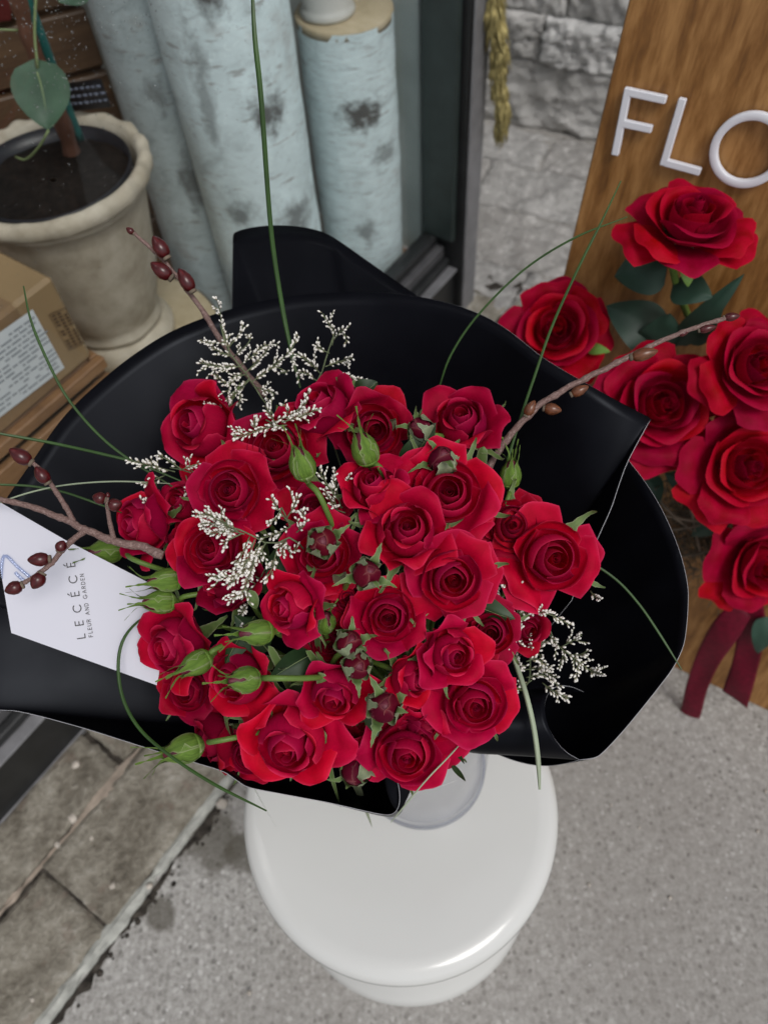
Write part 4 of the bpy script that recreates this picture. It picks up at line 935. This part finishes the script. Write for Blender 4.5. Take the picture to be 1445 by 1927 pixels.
for i, (px, py, r, tl_, k, va, dt, st_, lab_) in enumerate(BUDS):
    bloom('rosebud', lab_, 'rosebud', 'rose buds in the bouquet', (k, va), px, py, dome(px, py) + dt, r * (1.5 if k == 'green' else 1.28) * .82, tl_, random.uniform(0, 360), mid=.6, stem=st_, stem_r=.0022)
# foliage between the blooms
random.seed(31)
for i, (px, py, tx, ty, L, dt, lab_) in enumerate([(560, 1250, .3, .8, .05, .03, 'dark rose leaf in the gap below the profile rose'), (590, 1230, -.7, .4, .04, .02, 'dark rose leaf beside the straight green stalk'), (505, 1225, -.5, -.6, .04, .02, 'grey green leaf above the stalked green bud'),
        (480, 1160, -.4, .7, .045, .03, 'narrow dark leaf under the lower statice'), (690, 1290, .2, .9, .04, .03, 'dark leaf between the purple bud and the crumpled rose'), (880, 1130, .8, .3, .04, .04, 'dark leaf right of the bright open rose'), (760, 880, .5, -.7, .045, .03, 'leaf standing between the goblet rose and the flat rose'),
        (540, 1020, -.2, .8, .05, .03, 'dark leaf among the centre statice stems'), (675, 745, .7, -.5, .020, .0, 'small leaf at the right of the topmost rose'), (455, 850, .3, .6, .04, .03, 'leaf between the upper left rose and its neighbour')]):
    lf = thing('rose_leaf', lab_, 'leaf', 'rose leaves between the blooms'); a = W(px, py, dome(px, py) + dt); move(lf, a)
    leaf_shape(a, a + cdir(tx, ty, -.2).normalized() * L, cdir(-ty, tx, .3), .011, 'darkstem', lf, fold=.3)

SEPW = ['left of the straight green bud stalk', 'just under the straight green bud stalk', 'above the straight green bud stalk', 'beside the crumpled heart rose, on its left', 'below the purple veined profile rose', 'between the crumpled heart rose and the lower maroon bud',
        'above the large plump front rose', 'right of the paired maroon buds', 'between the profile rose and the central crimson rose', 'below the green and maroon capped bud', 'left of the maroon bud with the bright green sepal', 'left of the purple bud above the lowest open rose',
        'right of the large plump front rose', 'left of the purple bud by the upper right rose', 'under the lower end of the right hand willow branch', 'near the small closed red bud', 'right of the topmost rose', 'right of the upper left rose', 'between the central and the bright open rose', 'left of the large plump front rose',
        'beside the bottom front maroon bud', 'under the thick white statice tuft']
for i in range(22):
    px, py = [(505, 1215), (530, 1260), (575, 1225), (600, 1265), (560, 1185), (640, 1260), (520, 1310), (690, 1225), (600, 1140), (580, 1075), (640, 1085), (700, 1300), (610, 1375), (850, 870), (910, 840), (740, 790), (660, 720), (470, 860), (830, 1180), (430, 1340), (650, 1440), (470, 1110)][i]
    lf = thing('sepal_leaf', 'small grey green curled leaf ' + SEPW[i], 'leaf', 'small curled leaves between the blooms'); a = W(px, py, dome(px, py) + random.uniform(-.012, .012)); move(lf, a)
    an = random.uniform(0, 6.28); L = random.uniform(.016, .030)
    leaf_shape(a, a + cdir(math.cos(an), math.sin(an), -random.uniform(.1, .9)).normalized() * L, cdir(-math.sin(an), math.cos(an), random.uniform(-.6, .6)), random.uniform(.003, .006), 'sepal', lf, fold=.35, cup=random.uniform(-.2, .25), tipdrop=random.uniform(0, 20), vein=False)

# ------------------------------------------------------------------ grass blades
GR = [
 ([(474, -60, .60), (479, 60, .61), (492, 190, .63), (510, 430, .68), (530, 570, .705), (548, 660, .715), (565, 730, .72)], .0022, 'grass', 'thick dark grass blade rising past the top of the picture'),
 ([(45, 538, .62), (58, 600, .63), (85, 668, .64), (125, 745, .65), (180, 812, .655), (240, 862, .66), (340, 925, .67)], .0012, 'grass', 'arched grass blade with its tip over the cardboard box'),
 ([(-40, 808, .63), (0, 816, .635), (95, 833, .645), (200, 856, .65), (260, 872, .655), (340, 905, .665)], .0013, 'grass', 'straight grass blade leaving the left side highest, below the arched one'),
 ([(-40, 911, .63), (0, 912, .635), (60, 915, .64), (120, 926, .645), (190, 950, .65), (230, 965, .66)], .0010, 'grass', 'short green blade behind the forked willow twig'),
 ([(-40, 962, .62), (0, 946, .625), (60, 926, .635), (130, 912, .64), (220, 906, .65), (320, 910, .66)], .0007, 'palegrass', 'fine grey blade crossing the forked willow twig'),
 ([(820, 765, .72), (828, 725, .71), (850, 665, .70), (900, 592, .69), (985, 508, .675), (1080, 448, .66), (1180, 408, .65)], .0010, 'grass', 'blade bending right across the sign edge'),
 ([(930, 960, .66), (945, 900, .66), (975, 800, .66), (1005, 710, .655), (1040, 610, .65), (1090, 500, .64), (1130, 420, .635), (1168, 340, .63)], .0012, 'grass', 'long blade rising right in front of the sign to below its letters'),
 ([(1070, 1040, .66), (1110, 1058, .655), (1160, 1092, .65), (1200, 1135, .645), (1235, 1185, .64), (1282, 1260, .635)], .0011, 'grass', 'blade arching over the right black paper'),
 ([(300, 1150, .66), (262, 1168, .65), (232, 1205, .64), (223, 1255, .635), (232, 1315, .63), (262, 1370, .625), (315, 1418, .62), (400, 1474, .615), (502, 1526, .61)], .0014, 'grass', 'blade looping round the lower left over the card and wrap'),
 ([(955, 1215, .64), (972, 1255, .635), (990, 1310, .625), (1004, 1370, .62), (1012, 1430, .615), (1015, 1486, .61)], .0022, 'palegrass', 'pale striped blade hanging over the rolled edge'),
 ([(875, 1390, .62), (840, 1428, .615), (800, 1470, .61), (735, 1548, .60)], .0007, 'palegrass', 'thin pale blade slanting over the lowest rose'),
]
for P_, wd, mt, lab_ in GR:
    pts = wpath(P_, 48); g = thing('grass_blade', lab_, 'grass blade', 'bear grass blades in the bouquet'); move(g, pts[-1])
    N = len(pts); m = MB(); rows = []
    for i, p in enumerate(pts):
        T = (pts[min(i + 1, N - 1)] - pts[max(i - 1, 0)]).normalized(); vd = (CAM - p).normalized(); sx = T.cross(vd).normalized(); nn = sx.cross(T)
        q = i / (N - 1); k = min(1, (q if P_[0][1] < P_[-1][1] and False else 1)); e = min(1, .45 + 3 * min(q, 1 - q))
        tw = .35 * math.sin(2.2 * q)
        sx = (sx * math.cos(tw) + nn * math.sin(tw))
        rows.append([p - sx * wd * e, p - nn * wd * .45 * e, p + sx * wd * e, p + nn * wd * .25 * e, p - sx * wd * e])
    m.grid(rows); m.build('blade', [MT[mt]], g)
for px, py, qx, qy, lab_ in ((845, 1395, 874, 1438, 'short green leaf tip right of the lowest rose, upper'), (850, 1440, 876, 1470, 'short green leaf tip right of the lowest rose, lower')):
    lf = thing('rose_leaf', lab_, 'leaf', 'rose leaves between the blooms'); a = W(px, py, .63); move(lf, a)
    leaf_shape(a, W(qx, qy, .615), cdir(.7, -.6, 0), .0022, 'darkstem', lf, vein=False)

# ------------------------------------------------------------------ willow twigs
def wbud(root, px, py, t, L, ang, mt='wbud', fat=.42, z=-.25):
    a = W(px, py, t); d = cdir(math.cos(R(ang)), math.sin(R(ang)), z).normalized(); q = d.to_track_quat('Z', 'Y').to_matrix()
    ax = tuple(q.col[k] for k in range(3)); ll = L / F * t; r = ll * fat
    m = MB(); m.lathe([(r * .35, -.02 * ll), (r * .8, .12 * ll), (r, .35 * ll), (r * .92, .58 * ll), (r * .55, .84 * ll), (r * .2, .97 * ll), (r * .02, 1.0 * ll)], a, 16, ax=ax)
    b = m.build('bud', [MT[mt]], root)
    m = MB(); m.lathe([(r * .55, -.10 * ll), (r * .6, -.02 * ll), (r * .5, .05 * ll)], a, 10, ax=ax); m.build('bud_scar', [MT['twig']], root)
def twig(root, P_, r0, r1, n=40):
    pts = wpath(P_, n); m = MB(); rr = []
    for i in range(n):
        q = i / (n - 1); r = r0 + (r1 - r0) * q
        rr.append(r * (1 + .28 * max(0, math.sin(q * len(P_) * 6.0)) ** 10 + .06 * math.sin(i * 2.3)))
    pts = [p + Vector((noise.noise(p * 90), noise.noise(p * 90 + Vector((9, 0, 0))), 0)) * r0 * .35 for p in pts]
    m.tube(pts, rr, 10); m.build('twig', [MT['willow']], root)
w1 = thing('willow_branch', 'pussy willow branch with three dark red buds standing at the upper left', 'branch', 'pussy willow branches'); move(w1, W(500, 745, .73))
twig(w1, [(500, 745, .735), (440, 672, .73), (400, 615, .725), (375, 575, .72), (345, 535, .715), (300, 482, .71), (252, 438, .705)], .0032, .0016)
wbud(w1, 252, 439, .705, 16, 215, 'wbud', .4); wbud(w1, 314, 484, .705, 44, 238, 'wbud', .33); wbud(w1, 322, 522, .705, 44, 215, 'wbud', .33); wbud(w1, 362, 547, .705, 46, 240, 'wbud', .3)
w2 = thing('willow_branch', 'forked pussy willow branch with many round red buds over the white card', 'branch', 'pussy willow branches'); move(w2, W(305, 1045, .62))
twig(w2, [(308, 1046, .615), (270, 1030, .615), (220, 1018, .612), (165, 998, .61), (120, 976, .61), (70, 957, .61), (25, 944, .61), (-40, 930, .61)], .0036, .0019, 60)
twig(w2, [(140, 985, .611), (125, 955, .606), (105, 925, .60), (85, 893, .596), (60, 868, .592)], .0022, .0016)
twig(w2, [(163, 997, .61), (140, 1015, .604), (115, 1038, .598), (95, 1062, .592), (65, 1085, .588), (38, 1102, .585)], .0024, .0016)
twig(w2, [(215, 1013, .611), (208, 985, .605), (202, 955, .60), (203, 935, .598)], .0021, .0013, 24)
wbud(w2, 58, 870, .592, 44, 215, 'wbud', .33); wbud(w2, 90, 908, .595, 36, 238, 'wbud', .36); wbud(w2, 112, 1036, .596, 22, -60, 'wbud', .5); wbud(w2, 93, 1052, .59, 38, 178, 'wbud', .36); wbud(w2, 80, 1080, .588, 32, 118, 'wbud', .44); wbud(w2, 42, 1101, .585, 32, 158, 'wbud', .42)
wbud(w2, 199, 940, .598, 24, 195, 'wbud', .5); wbud(w2, 207, 952, .60, 26, -10, 'wbud', .5); wbud(w2, 203, 936, .598, 10, -80, 'wbud', .45)
w3 = thing('willow_branch', 'long grey brown willow branch reaching right across the silk roses', 'branch', 'pussy willow branches'); move(w3, W(915, 890, .65))
twig(w3, [(912, 892, .66), (945, 838, .65), (985, 790, .642), (1030, 752, .635), (1090, 718, .63), (1150, 688, .625), (1215, 655, .62), (1290, 622, .615), (1372, 597, .61)], .0031, .0017, 70)
wbud(w3, 990, 782, .64, 32, -62, 'bbud', .33); wbud(w3, 1024, 768, .637, 32, 10, 'bbud', .36); wbud(w3, 1075, 742, .632, 34, -25, 'bbud', .3); wbud(w3, 1188, 672, .622, 48, -12, 'bbud', .26); wbud(w3, 1362, 598, .611, 28, -5, 'wbud', .3); wbud(w3, 1276, 630, .616, 18, -14, 'wbud', .3); wbud(w3, 1315, 622, .614, 30, -12, 'wbud', .25)

# ------------------------------------------------------------------ statice sprays
def floret(m, p, d, L):
    d = d.normalized(); a = d.orthogonal().normalized(); b = d.cross(a); r = L * .23
    ring = lambda h, q: [p + d * (h * L) + (a * math.cos(x) + b * math.sin(x)) * (r * q) for x in (0, 1.2566, 2.513, 3.77, 5.03)]
    v = [p - d * L * .1] + ring(.12, .62) + ring(.4, .72) + ring(.62, 1.0) + ring(.9, .75) + [p + d * L * 1.02]
    f = [(0, 1 + (k + 1) % 5, 1 + k) for k in range(5)]
    for j in range(3): f += [(1 + j * 5 + k, 1 + j * 5 + (k + 1) % 5, 6 + j * 5 + (k + 1) % 5, 6 + j * 5 + k) for k in range(5)]
    f += [(16 + k, 16 + (k + 1) % 5, 21) for k in range(5)]
    bse = len(m.f); m.add(v, f, 0)
    for k in range(bse, bse + 10): m.m[k] = 1
def statice(label, main, twigs, t0, stem_to=None, dens=1.0, seed=0):
    rg = random.Random(seed); root = thing('statice_spray', label, 'flower spray', 'white statice sprays'); move(root, W(*main[0], t0))
    sm = MB(); fm = MB()
    P = [(x, y, t0 - .0006 * i * 6) for i, (x, y) in enumerate(main)]
    base = W(*P[0]); pts = [Vector(p) for p in spline([tuple(base.lerp(TH, .8)), tuple(base.lerp(TH, .3) - Z * .01)] + [tuple(W(*p)) for p in P], 30)]
    sm.tube(pts, [.0011 - .0005 * i / 29 for i in range(30)], 6)
    for tw in twigs:
        C = [(x, y, t0 - .012 + rg.uniform(-.010, .010) - .012 * i / len(tw)) for i, (x, y) in enumerate(tw)]
        n = max(8, int(sum(math.hypot(tw[i + 1][0] - tw[i][0], tw[i + 1][1] - tw[i][1]) for i in range(len(tw) - 1)) / 5.6 * min(dens, 1.2)))
        q = wpath(C, n); sm.tube(q, [.00055 - .0002 * i / n for i in range(n)], 5)
        for i in range(2, n):
            T = (q[i] - q[i - 1]).normalized()
            vd = cdir(0, 0, -1); s = T.cross(vd).normalized()
            end = i / n
            for k in range(rg.choice((1, 2, 2, 3))):
                sg_ = rg.choice((-1, 1))
                d = T * rg.uniform(.6, 1.2) + s * (sg_ * rg.uniform(.05, .9)) + vd * rg.uniform(-.3, .7)
                floret(fm, q[i] + T * rg.uniform(-.0014, .0014) + s * sg_ * rg.uniform(.0002, .0012) + vd * rg.uniform(-.001, .002), d, rg.uniform(.0032, .0050))
            if rg.random() < .17 and i < n - 3:     # short side spike
                sg_ = rg.choice((-1, 1)); d = (T * .7 + s * sg_ * rg.uniform(.5, .9) + vd * .2).normalized(); L = rg.uniform(.006, .014); m_ = max(2, int(L / .0021))
                e = [q[i] + d * (L * j / m_) for j in range(m_ + 1)]; sm.tube(e, .0004, 4)
                ss = d.cross(vd).normalized()
                for j in range(1, m_ + 1): floret(fm, e[j] + d * rg.uniform(-.0008, .0008), d + ss * (rg.uniform(-.8, .8)) + vd * rg.uniform(-.2, .5), rg.uniform(.003, .0041))
    sm.build('stems', [MT['sprigstem']], root); fm.build('florets', [MT['floret'], MT['calyx']], root, kind='stuff')
statice('largest white statice spray, spreading above the upper left rose', [(525, 800), (490, 745), (465, 705), (430, 660), (415, 610)],
    [[(432, 660), (420, 625), (415, 590), (410, 567)], [(425, 645), (395, 645), (382, 640)], [(430, 655), (455, 622), (458, 612)], [(440, 672), (468, 645), (470, 632)], [(452, 690), (415, 690), (380, 683)], [(456, 700), (430, 722), (402, 702)],
     [(470, 715), (440, 745), (425, 760), (385, 768)], [(462, 702), (490, 675), (505, 655)], [(475, 718), (515, 690), (545, 662), (560, 635)], [(520, 690), (540, 700), (522, 702)], [(480, 728), (515, 740), (508, 752)], [(450, 690), (478, 668), (500, 650), (522, 648)], [(440, 672), (410, 660), (398, 650)], [(465, 705), (440, 710), (430, 735), (430, 752)], [(545, 668), (555, 692), (565, 712)], [(470, 712), (455, 730), (450, 765)]], .705, seed=1, dens=1.2)
statice('statice spray rising to the right of the thick grass blade', [(600, 740), (605, 705), (618, 660), (628, 632)], [[(625, 650), (628, 625), (612, 600), (608, 590)], [(620, 665), (600, 655), (595, 648)], [(628, 640), (645, 622), (652, 645)], [(612, 690), (640, 680), (662, 674)], [(606, 706), (580, 680), (556, 665)], [(618, 705), (650, 708), (682, 718)], [(600, 720), (580, 705), (562, 700)], [(640, 712), (650, 725)]], .71, seed=2, dens=1.2)
statice('dense low statice spike lying between the two uppermost roses', [(560, 830), (520, 800), (500, 790)], [[(540, 800), (500, 805), (460, 820), (438, 822)], [(500, 800), (545, 782), (575, 760), (578, 742)], [(530, 795), (570, 782), (598, 770)], [(520, 798), (505, 775), (500, 765)], [(545, 785), (535, 760)], [(480, 808), (478, 790)]], .642, seed=3, dens=1.35)
statice('statice at the far left beside the crossing grass blades', [(370, 900), (345, 885), (320, 880)], [[(345, 885), (315, 865), (298, 855)], [(340, 885), (365, 875), (400, 868)], [(330, 888), (300, 880), (268, 872), (245, 866)], [(310, 895), (285, 905), (265, 912)], [(350, 895), (355, 915), (345, 940)], [(300, 885), (285, 868)], [(360, 885), (375, 900), (350, 925)], [(330, 955), (300, 948), (268, 942)]], .672, seed=4)
statice('thick white statice tuft with a green stalk over the left open roses', [(560, 1020), (510, 1025), (460, 1000), (425, 990)], [[(440, 995), (410, 975), (370, 968)], [(445, 998), (415, 985), (380, 985)], [(450, 1000), (425, 1000), (395, 1005)], [(455, 1004), (425, 1020), (425, 1030)], [(470, 1010), (455, 1045), (445, 1060)], [(460, 1005), (400, 990), (378, 992)], [(480, 1015), (465, 1055), (450, 1085), (430, 1100)], [(500, 1022), (475, 1065), (435, 1085), (398, 1085)], [(430, 990), (395, 970), (380, 965)], [(490, 1020), (470, 1080), (460, 1110), (432, 1130)]], .575, seed=5, dens=1.45)
statice('loose statice sprig climbing through the middle of the left roses', [(560, 1020), (545, 985), (530, 955)], [[(545, 985), (525, 960), (512, 940)], [(540, 975), (555, 950), (560, 935)], [(548, 990), (530, 1000), (505, 1010), (490, 1012)], [(552, 1000), (535, 1020), (520, 1035)], [(555, 1005), (575, 985), (568, 965)], [(540, 1000), (545, 1040), (560, 1030)], [(520, 1040), (510, 1075), (500, 1090)], [(530, 955), (520, 975), (505, 985)]], .585, seed=6)
statice('small statice sprig right of the upright green bud', [(650, 985), (640, 945), (630, 915)], [[(640, 945), (615, 910), (602, 888)], [(635, 930), (632, 905), (632, 885)], [(640, 940), (650, 915), (658, 895)], [(645, 955), (625, 945), (610, 920)], [(650, 965), (635, 960), (628, 955)]], .61, seed=7)
statice('pale statice beneath the big rightmost rose', [(960, 1240), (962, 1180), (970, 1130)], [[(968, 1140), (955, 1115), (950, 1100)], [(965, 1150), (935, 1140), (915, 1142)], [(968, 1135), (985, 1120), (980, 1100)], [(965, 1165), (975, 1150), (990, 1140)], [(963, 1180), (960, 1200), (955, 1215)], [(962, 1190), (985, 1165), (990, 1150)], [(965, 1200), (975, 1180)], [(960, 1140), (972, 1160), (968, 1190), (962, 1225)], [(990, 1150), (1030, 1155), (1070, 1175)], [(985, 1125), (1005, 1130)], [(1110, 1112), (1118, 1122), (1128, 1128)]], .65, seed=8, dens=1.2)
statice('statice spray reaching right over the black paper by the rolled edge', [(990, 1290), (1000, 1225), (1040, 1200), (1015, 1165)], [[(1030, 1190), (1050, 1215), (1075, 1235), (1110, 1262), (1135, 1268)], [(1055, 1218), (1078, 1205), (1094, 1195)], [(1070, 1232), (1090, 1232), (1104, 1225)], [(1062, 1225), (1055, 1245), (1050, 1258)], [(1085, 1245), (1085, 1265), (1078, 1275)], [(1000, 1235), (1020, 1210), (1040, 1205)], [(990, 1245), (1010, 1240), (1032, 1258)], [(985, 1260), (1015, 1260), (1045, 1275)], [(990, 1275), (1020, 1270), (1050, 1290)], [(980, 1230), (1000, 1215), (995, 1200)], [(1020, 1285), (1040, 1300), (1070, 1315)], [(985, 1210), (970, 1240), (980, 1260)], [(1000, 1280), (985, 1290), (975, 1285)], [(1010, 1225), (1020, 1245), (1012, 1262)]], .672, seed=9, dens=1.2)
statice('shaded statice deep between the profile rose and the green buds', [(520, 1110), (490, 1090), (470, 1080)], [[(500, 1095), (480, 1100), (460, 1120)], [(495, 1100), (470, 1135), (455, 1150)], [(490, 1090), (500, 1070), (520, 1062)], [(470, 1130), (450, 1165), (455, 1175)]], .615, seed=10)

# ------------------------------------------------------------------ card
KC = [W(22, 1191, .640), W(-34, 925, .640), W(330, 1120, .672)]
kx = (KC[2] - KC[1]); ky = (KC[1] - KC[0]); KN = kx.cross(ky).normalized()
if KN.dot(CAM - KC[0]) < 0: KN = -KN
def kc(px, py, lift=0): return onplane(px, py, KC[0] + KN * lift, KN)
card = thing('white_card', 'white gift card printed LECÉCÉ tucked in the left of the wrap', 'card'); move(card, KC[0])
cq = [(22, 1191), (330, 1302), (330, 1122), (125, 1017), (-34, 925), (0, 1062)]
m = MB(); top_ = [kc(*p) for p in cq]; bot_ = [p - KN * .0006 for p in top_]; N = len(cq)
m.add(top_ + bot_, [tuple(range(N)), tuple(range(N, 2 * N))[::-1]] + [(i, N + i, N + (i + 1) % N, (i + 1) % N) for i in range(N)]); m.build('card_sheet', [MT['card']], card, smooth=False)
GL = {'L': [[(0, 1), (0, 0), (.5, 0)]], 'E': [[(.5, 1), (0, 1), (0, 0), (.5, 0)], [(0, .52), (.45, .52)]], 'F': [[(.5, 1), (0, 1), (0, 0)], [(0, .52), (.45, .52)]],
      'C': [[(.5 + .5 * math.cos(a), .5 + .5 * math.sin(a)) for a in np.linspace(R(45), R(315), 16)]], 'U': [[(0, 1), (0, .35)] + [(.3 - .3 * math.cos(a), .32 - .32 * math.sin(a)) for a in np.linspace(0, math.pi, 9)] + [(.6, 1)]],
      'R': [[(0, 0), (0, 1), (.3, 1), (.5, .9), (.55, .75), (.5, .58), (.3, .5), (0, .5)], [(.28, .5), (.58, 0)]], 'A': [[(0, 0), (.38, 1), (.76, 0)], [(.14, .35), (.62, .35)]], 'N': [[(0, 0), (0, 1), (.6, 0), (.6, 1)]],
      'D': [[(0, 0), (0, 1), (.3, 1), (.55, .85), (.66, .5), (.55, .15), (.3, 0), (0, 0)]], 'G': [[(.5 + .5 * math.cos(a), .5 + .5 * math.sin(a)) for a in np.linspace(R(45), R(350), 18)] + [(.6, .42)]]}
WDT = {'L': .5, 'E': .5, 'F': .5, 'C': .9, 'U': .6, 'R': .6, 'A': .76, 'N': .6, 'D': .66, 'G': 1.0, ' ': .35}
def print_text(txt, a, b, height_px, thick, name):
    a, b = np.array(a, float), np.array(b, float); d = (b - a); Lp = np.linalg.norm(d); d /= Lp; up = np.array([d[1], -d[0]])
    total = sum(WDT['E' if c == 'É' else c] for c in txt) * height_px; gap = (Lp - total) / (len(txt) - 1); x = 0; m = MB()
    for c in txt:
        base = 'E' if c == 'É' else c; st_ = GL.get(base, [])
        if c == 'É': st_ = st_ + [[(.18, 1.2), (.38, 1.42)]]
        for line in st_:
            P = [a + d * (x + px_ * height_px) + up * (py_ * height_px) for px_, py_ in line]
            for i in range(len(P) - 1):
                e = P[i + 1] - P[i]; l = np.linalg.norm(e); e /= l; s = np.array([-e[1], e[0]]) * thick / 2; p0, p1 = P[i] - e * thick * .3, P[i + 1] + e * thick * .3
                m.add([kc(*(p0 - s), .0004), kc(*(p1 - s), .0004), kc(*(p1 + s), .0004), kc(*(p0 + s), .0004)], [(0, 1, 2, 3)])
        x += WDT[base] * height_px + gap
    m.build(name, [MT['ink']], card, smooth=False)
print_text('LECÉCÉ', (161, 1200), (141, 1058), 15, 1.9, 'name_print')
print_text('FLEUR AND GARDEN', (175.5, 1198), (158, 1080), 7.2, 1.05, 'tagline_print')
pk = thing('card_holder', 'clear plastic card pick gripping the left edge of the white card', 'card holder'); move(pk, kc(30, 1060))
for P_ in ([(62, 1090), (35, 1068), (14, 1047), (7, 1048), (4, 1062), (2, 1090)], [(52, 1098), (40, 1088), (29, 1077)]):
    pts = [kc(x, y, .0022) for x, y in P_]; m = MB(); m.tube([Vector(p) for p in spline([tuple(p) for p in pts], 24)], .0014, 8); m.build('prong', [MT['pick']], pk)

# ------------------------------------------------------------------ silk roses on the sign, leaves, moss, ribbons
def st(px, py, d): # distance for a point d metres in front of the board
    p = onplane(px, py, SA + SN * d, SN); return (p - CAM).dot(fw)
SR = [(1300, 414, 114, (-.02, -.50), 0, .10, 'highest silk rose, alone on a green stem below the letters'),
      (1046, 622, 100, (-.10, .02), 1, .10, 'leftmost silk rose, behind the black paper edge'),
      (1243, 762, 116, (.0, .05), 2, .15, 'large silk rose facing out behind the willow branch'),
      (1420, 690, 104, (.12, -.05), 3, .11, 'silk rose at the right side, level with the willow tip'),
      (1402, 878, 112, (.08, .05), 1, .15, 'round silk rose with a dark spiral heart at the right'),
      (1432, 1062, 100, (.22, .28), 0, .12, 'lowest silk rose, above the ribbon tails'),
      (1480, 560, 90, (.2, -.2), 2, .09, 'silk rose mostly past the right side of the picture')]
random.seed(4)
hub = onplane(1400, 1010, SA + SN * .03, SN)
for i, (px, py, r, tl_, va, d, lab_) in enumerate(SR[:6]):
    t_ = st(px, py, d); c = W(px, py, t_)
    bloom('silk_rose', lab_, 'silk rose', 'silk roses fixed to the sign board', ('silk', va), px, py, t_, r * .83, tl_, random.uniform(0, 360), mid=.45,
          stem=[(px - (px - 1390) * .15 - 45 * (i == 0), py + 110, st(px, py + 110, .05)), (px - (px - 1380) * .6, py + (1000 - py) * .5 + 40, st(1350, 900, .035)), (1395, 1000, st(1395, 1000, .03))] if i != 5 else [(1420, 1010, st(1420, 1010, .05)), (1395, 1000, st(1395, 1000, .03))], stem_r=.0045)
for i, (ax_, ay, bx, by, wd, d, mt, lab_) in enumerate([(1255, 500, 1155, 520, .024, .07, 'silkleaf', 'dark silk leaf pointing left under the highest silk rose'), (1265, 535, 1340, 560, .017, .06, 'silkleaf', 'dark silk leaf right of the green stem, folded'),
        (1250, 640, 1140, 575, .027, .04, 'silkleaf', 'broad grey green silk leaf above the leftmost silk rose'), (1235, 655, 1260, 590, .022, .05, 'silkleaf', 'broad silk leaf behind the stem, above the facing rose'), (1270, 650, 1400, 515, .012, .05, 'silkleaf', 'narrow silk leaf slanting up right to its tip'),
        (1285, 640, 1360, 580, .016, .035, 'silkleaf', 'pale edged silk leaf by the willow tip'), (1385, 770, 1445, 740, .015, .1, 'silkleaf', 'grey silk leaf between the two right hand silk roses'), (1215, 890, 1235, 960, .015, .06, 'silkleaf', 'dark silk leaf below the facing rose'),
        (1320, 930, 1250, 890, .016, .07, 'silkleaf', 'dark silk leaf over the moss'), (1400, 1095, 1322, 1040, .010, .06, 'silkleaf', 'curved silk leaf low by the lowest silk rose'), (1370, 960, 1300, 1010, .014, .06, 'silkleaf', 'silk leaf hanging in shade above the ribbons'), (1440, 1160, 1425, 1230, .014, .07, 'silkleaf', 'dark silk leaf below the lowest silk rose'),
        (1105, 655, 1148, 662, .006, .09, 'brightgreen', 'bright green sepal right of the leftmost silk rose'), (1292, 495, 1294, 540, .007, .09, 'brightgreen', 'bright green sepal hanging under the highest silk rose'), (1214, 445, 1216, 485, .004, .08, 'silkleaf', 'small green sepal at the left under the highest silk rose')]):
    lf = thing('silk_leaf', lab_, 'leaf', 'silk leaves on the sign board'); a = W(ax_, ay, st(ax_, ay, d)); b = W(bx, by, st(bx, by, d + .01)); move(lf, a)
    leaf_shape(a, b, cdir(-(by - ay), bx - ax_, .15), wd * 1.3, mt, lf, fold=.18, cup=.12, vein=False)
mo = thing('moss_tuft', 'grey brown moss and twigs behind the silk roses', 'moss'); mc = onplane(1330, 980, SA + SN * .03, SN); move(mo, mc); random.seed(9)
m = MB(); tw = MB()
for q in range(900):
    p = onplane(random.gauss(1310, 55), random.gauss(985, 55), SA + SN * random.uniform(.008, .06), SN)
    d = Vector((random.gauss(0, 1), random.gauss(0, 1), random.gauss(0, 1))).normalized(); e = p + d * random.uniform(.012, .03)
    m.tube([p, p.lerp(e, .5) + Vector((random.gauss(0, .004), random.gauss(0, .004), random.gauss(0, .004))), e], [.0008, .0009, .0004], 4)
m.build('moss_strands', [MT['moss']], mo, kind='stuff')
for (x0, y0, x1, y1) in ((1210, 960, 1400, 975), (1225, 1000, 1390, 955), (1260, 1050, 1400, 1000), (1290, 900, 1330, 1090), (1230, 930, 1330, 1010)):
    tw.tube([Vector(p) for p in spline([tuple(onplane(x0, y0, SA + SN * .06, SN)), tuple(onplane((x0 + x1) / 2, (y0 + y1) / 2 + 12, SA + SN * .07, SN)), tuple(onplane(x1, y1, SA + SN * .06, SN))], 12)], [.0025] * 12, 6, jit=.2)
tw.build('twigs', [MT['twig']], mo)
def ribbon(label, C, notch):
    # C: list of (left px, py, right px, py, distance before the board)
    rb = thing('ribbon', label, 'ribbon', 'burgundy ribbon tails on the sign board')
    Lp = spline([tuple(W(a, b, st(a, b, d))) for a, b, c, e, d in C], 40); Rp = spline([tuple(W(c, e, st(c, e, d))) for a, b, c, e, d in C], 40)
    move(rb, Vector(Lp[0])); rows = []
    for i in range(40):
        row = []
        for j in range(9):
            u = j / 8; p = Vector(Lp[i]).lerp(Vector(Rp[i]), u) + SN * (.004 * math.sin(math.pi * u) * math.sin(i * .25))
            if notch and i == 39: p = p - (Vector(Lp[39]) - Vector(Lp[36])) * (1 - abs(2 * u - 1)) * 1.6
            row.append(p)
        rows.append(row)
    m = MB(); m.grid(rows); o = m.build('tail', [MT['ribbon']], rb); md = o.modifiers.new('thickness', 'SOLIDIFY'); md.thickness = .0006
ribbon('left burgundy ribbon tail curving down to the concrete with a notched end', [(1385, 1128, 1412, 1160, .09), (1345, 1165, 1385, 1205, .10), (1312, 1225, 1353, 1250, .095), (1290, 1290, 1330, 1300, .085), (1278, 1340, 1318, 1345, .075), (1258, 1362, 1305, 1368, .07)], True)
ribbon('right burgundy ribbon tail hanging straight with a slanted end', [(1395, 1120, 1435, 1130, .06), (1388, 1180, 1440, 1190, .06), (1378, 1240, 1425, 1260, .055), (1358, 1300, 1405, 1333, .05)], False)
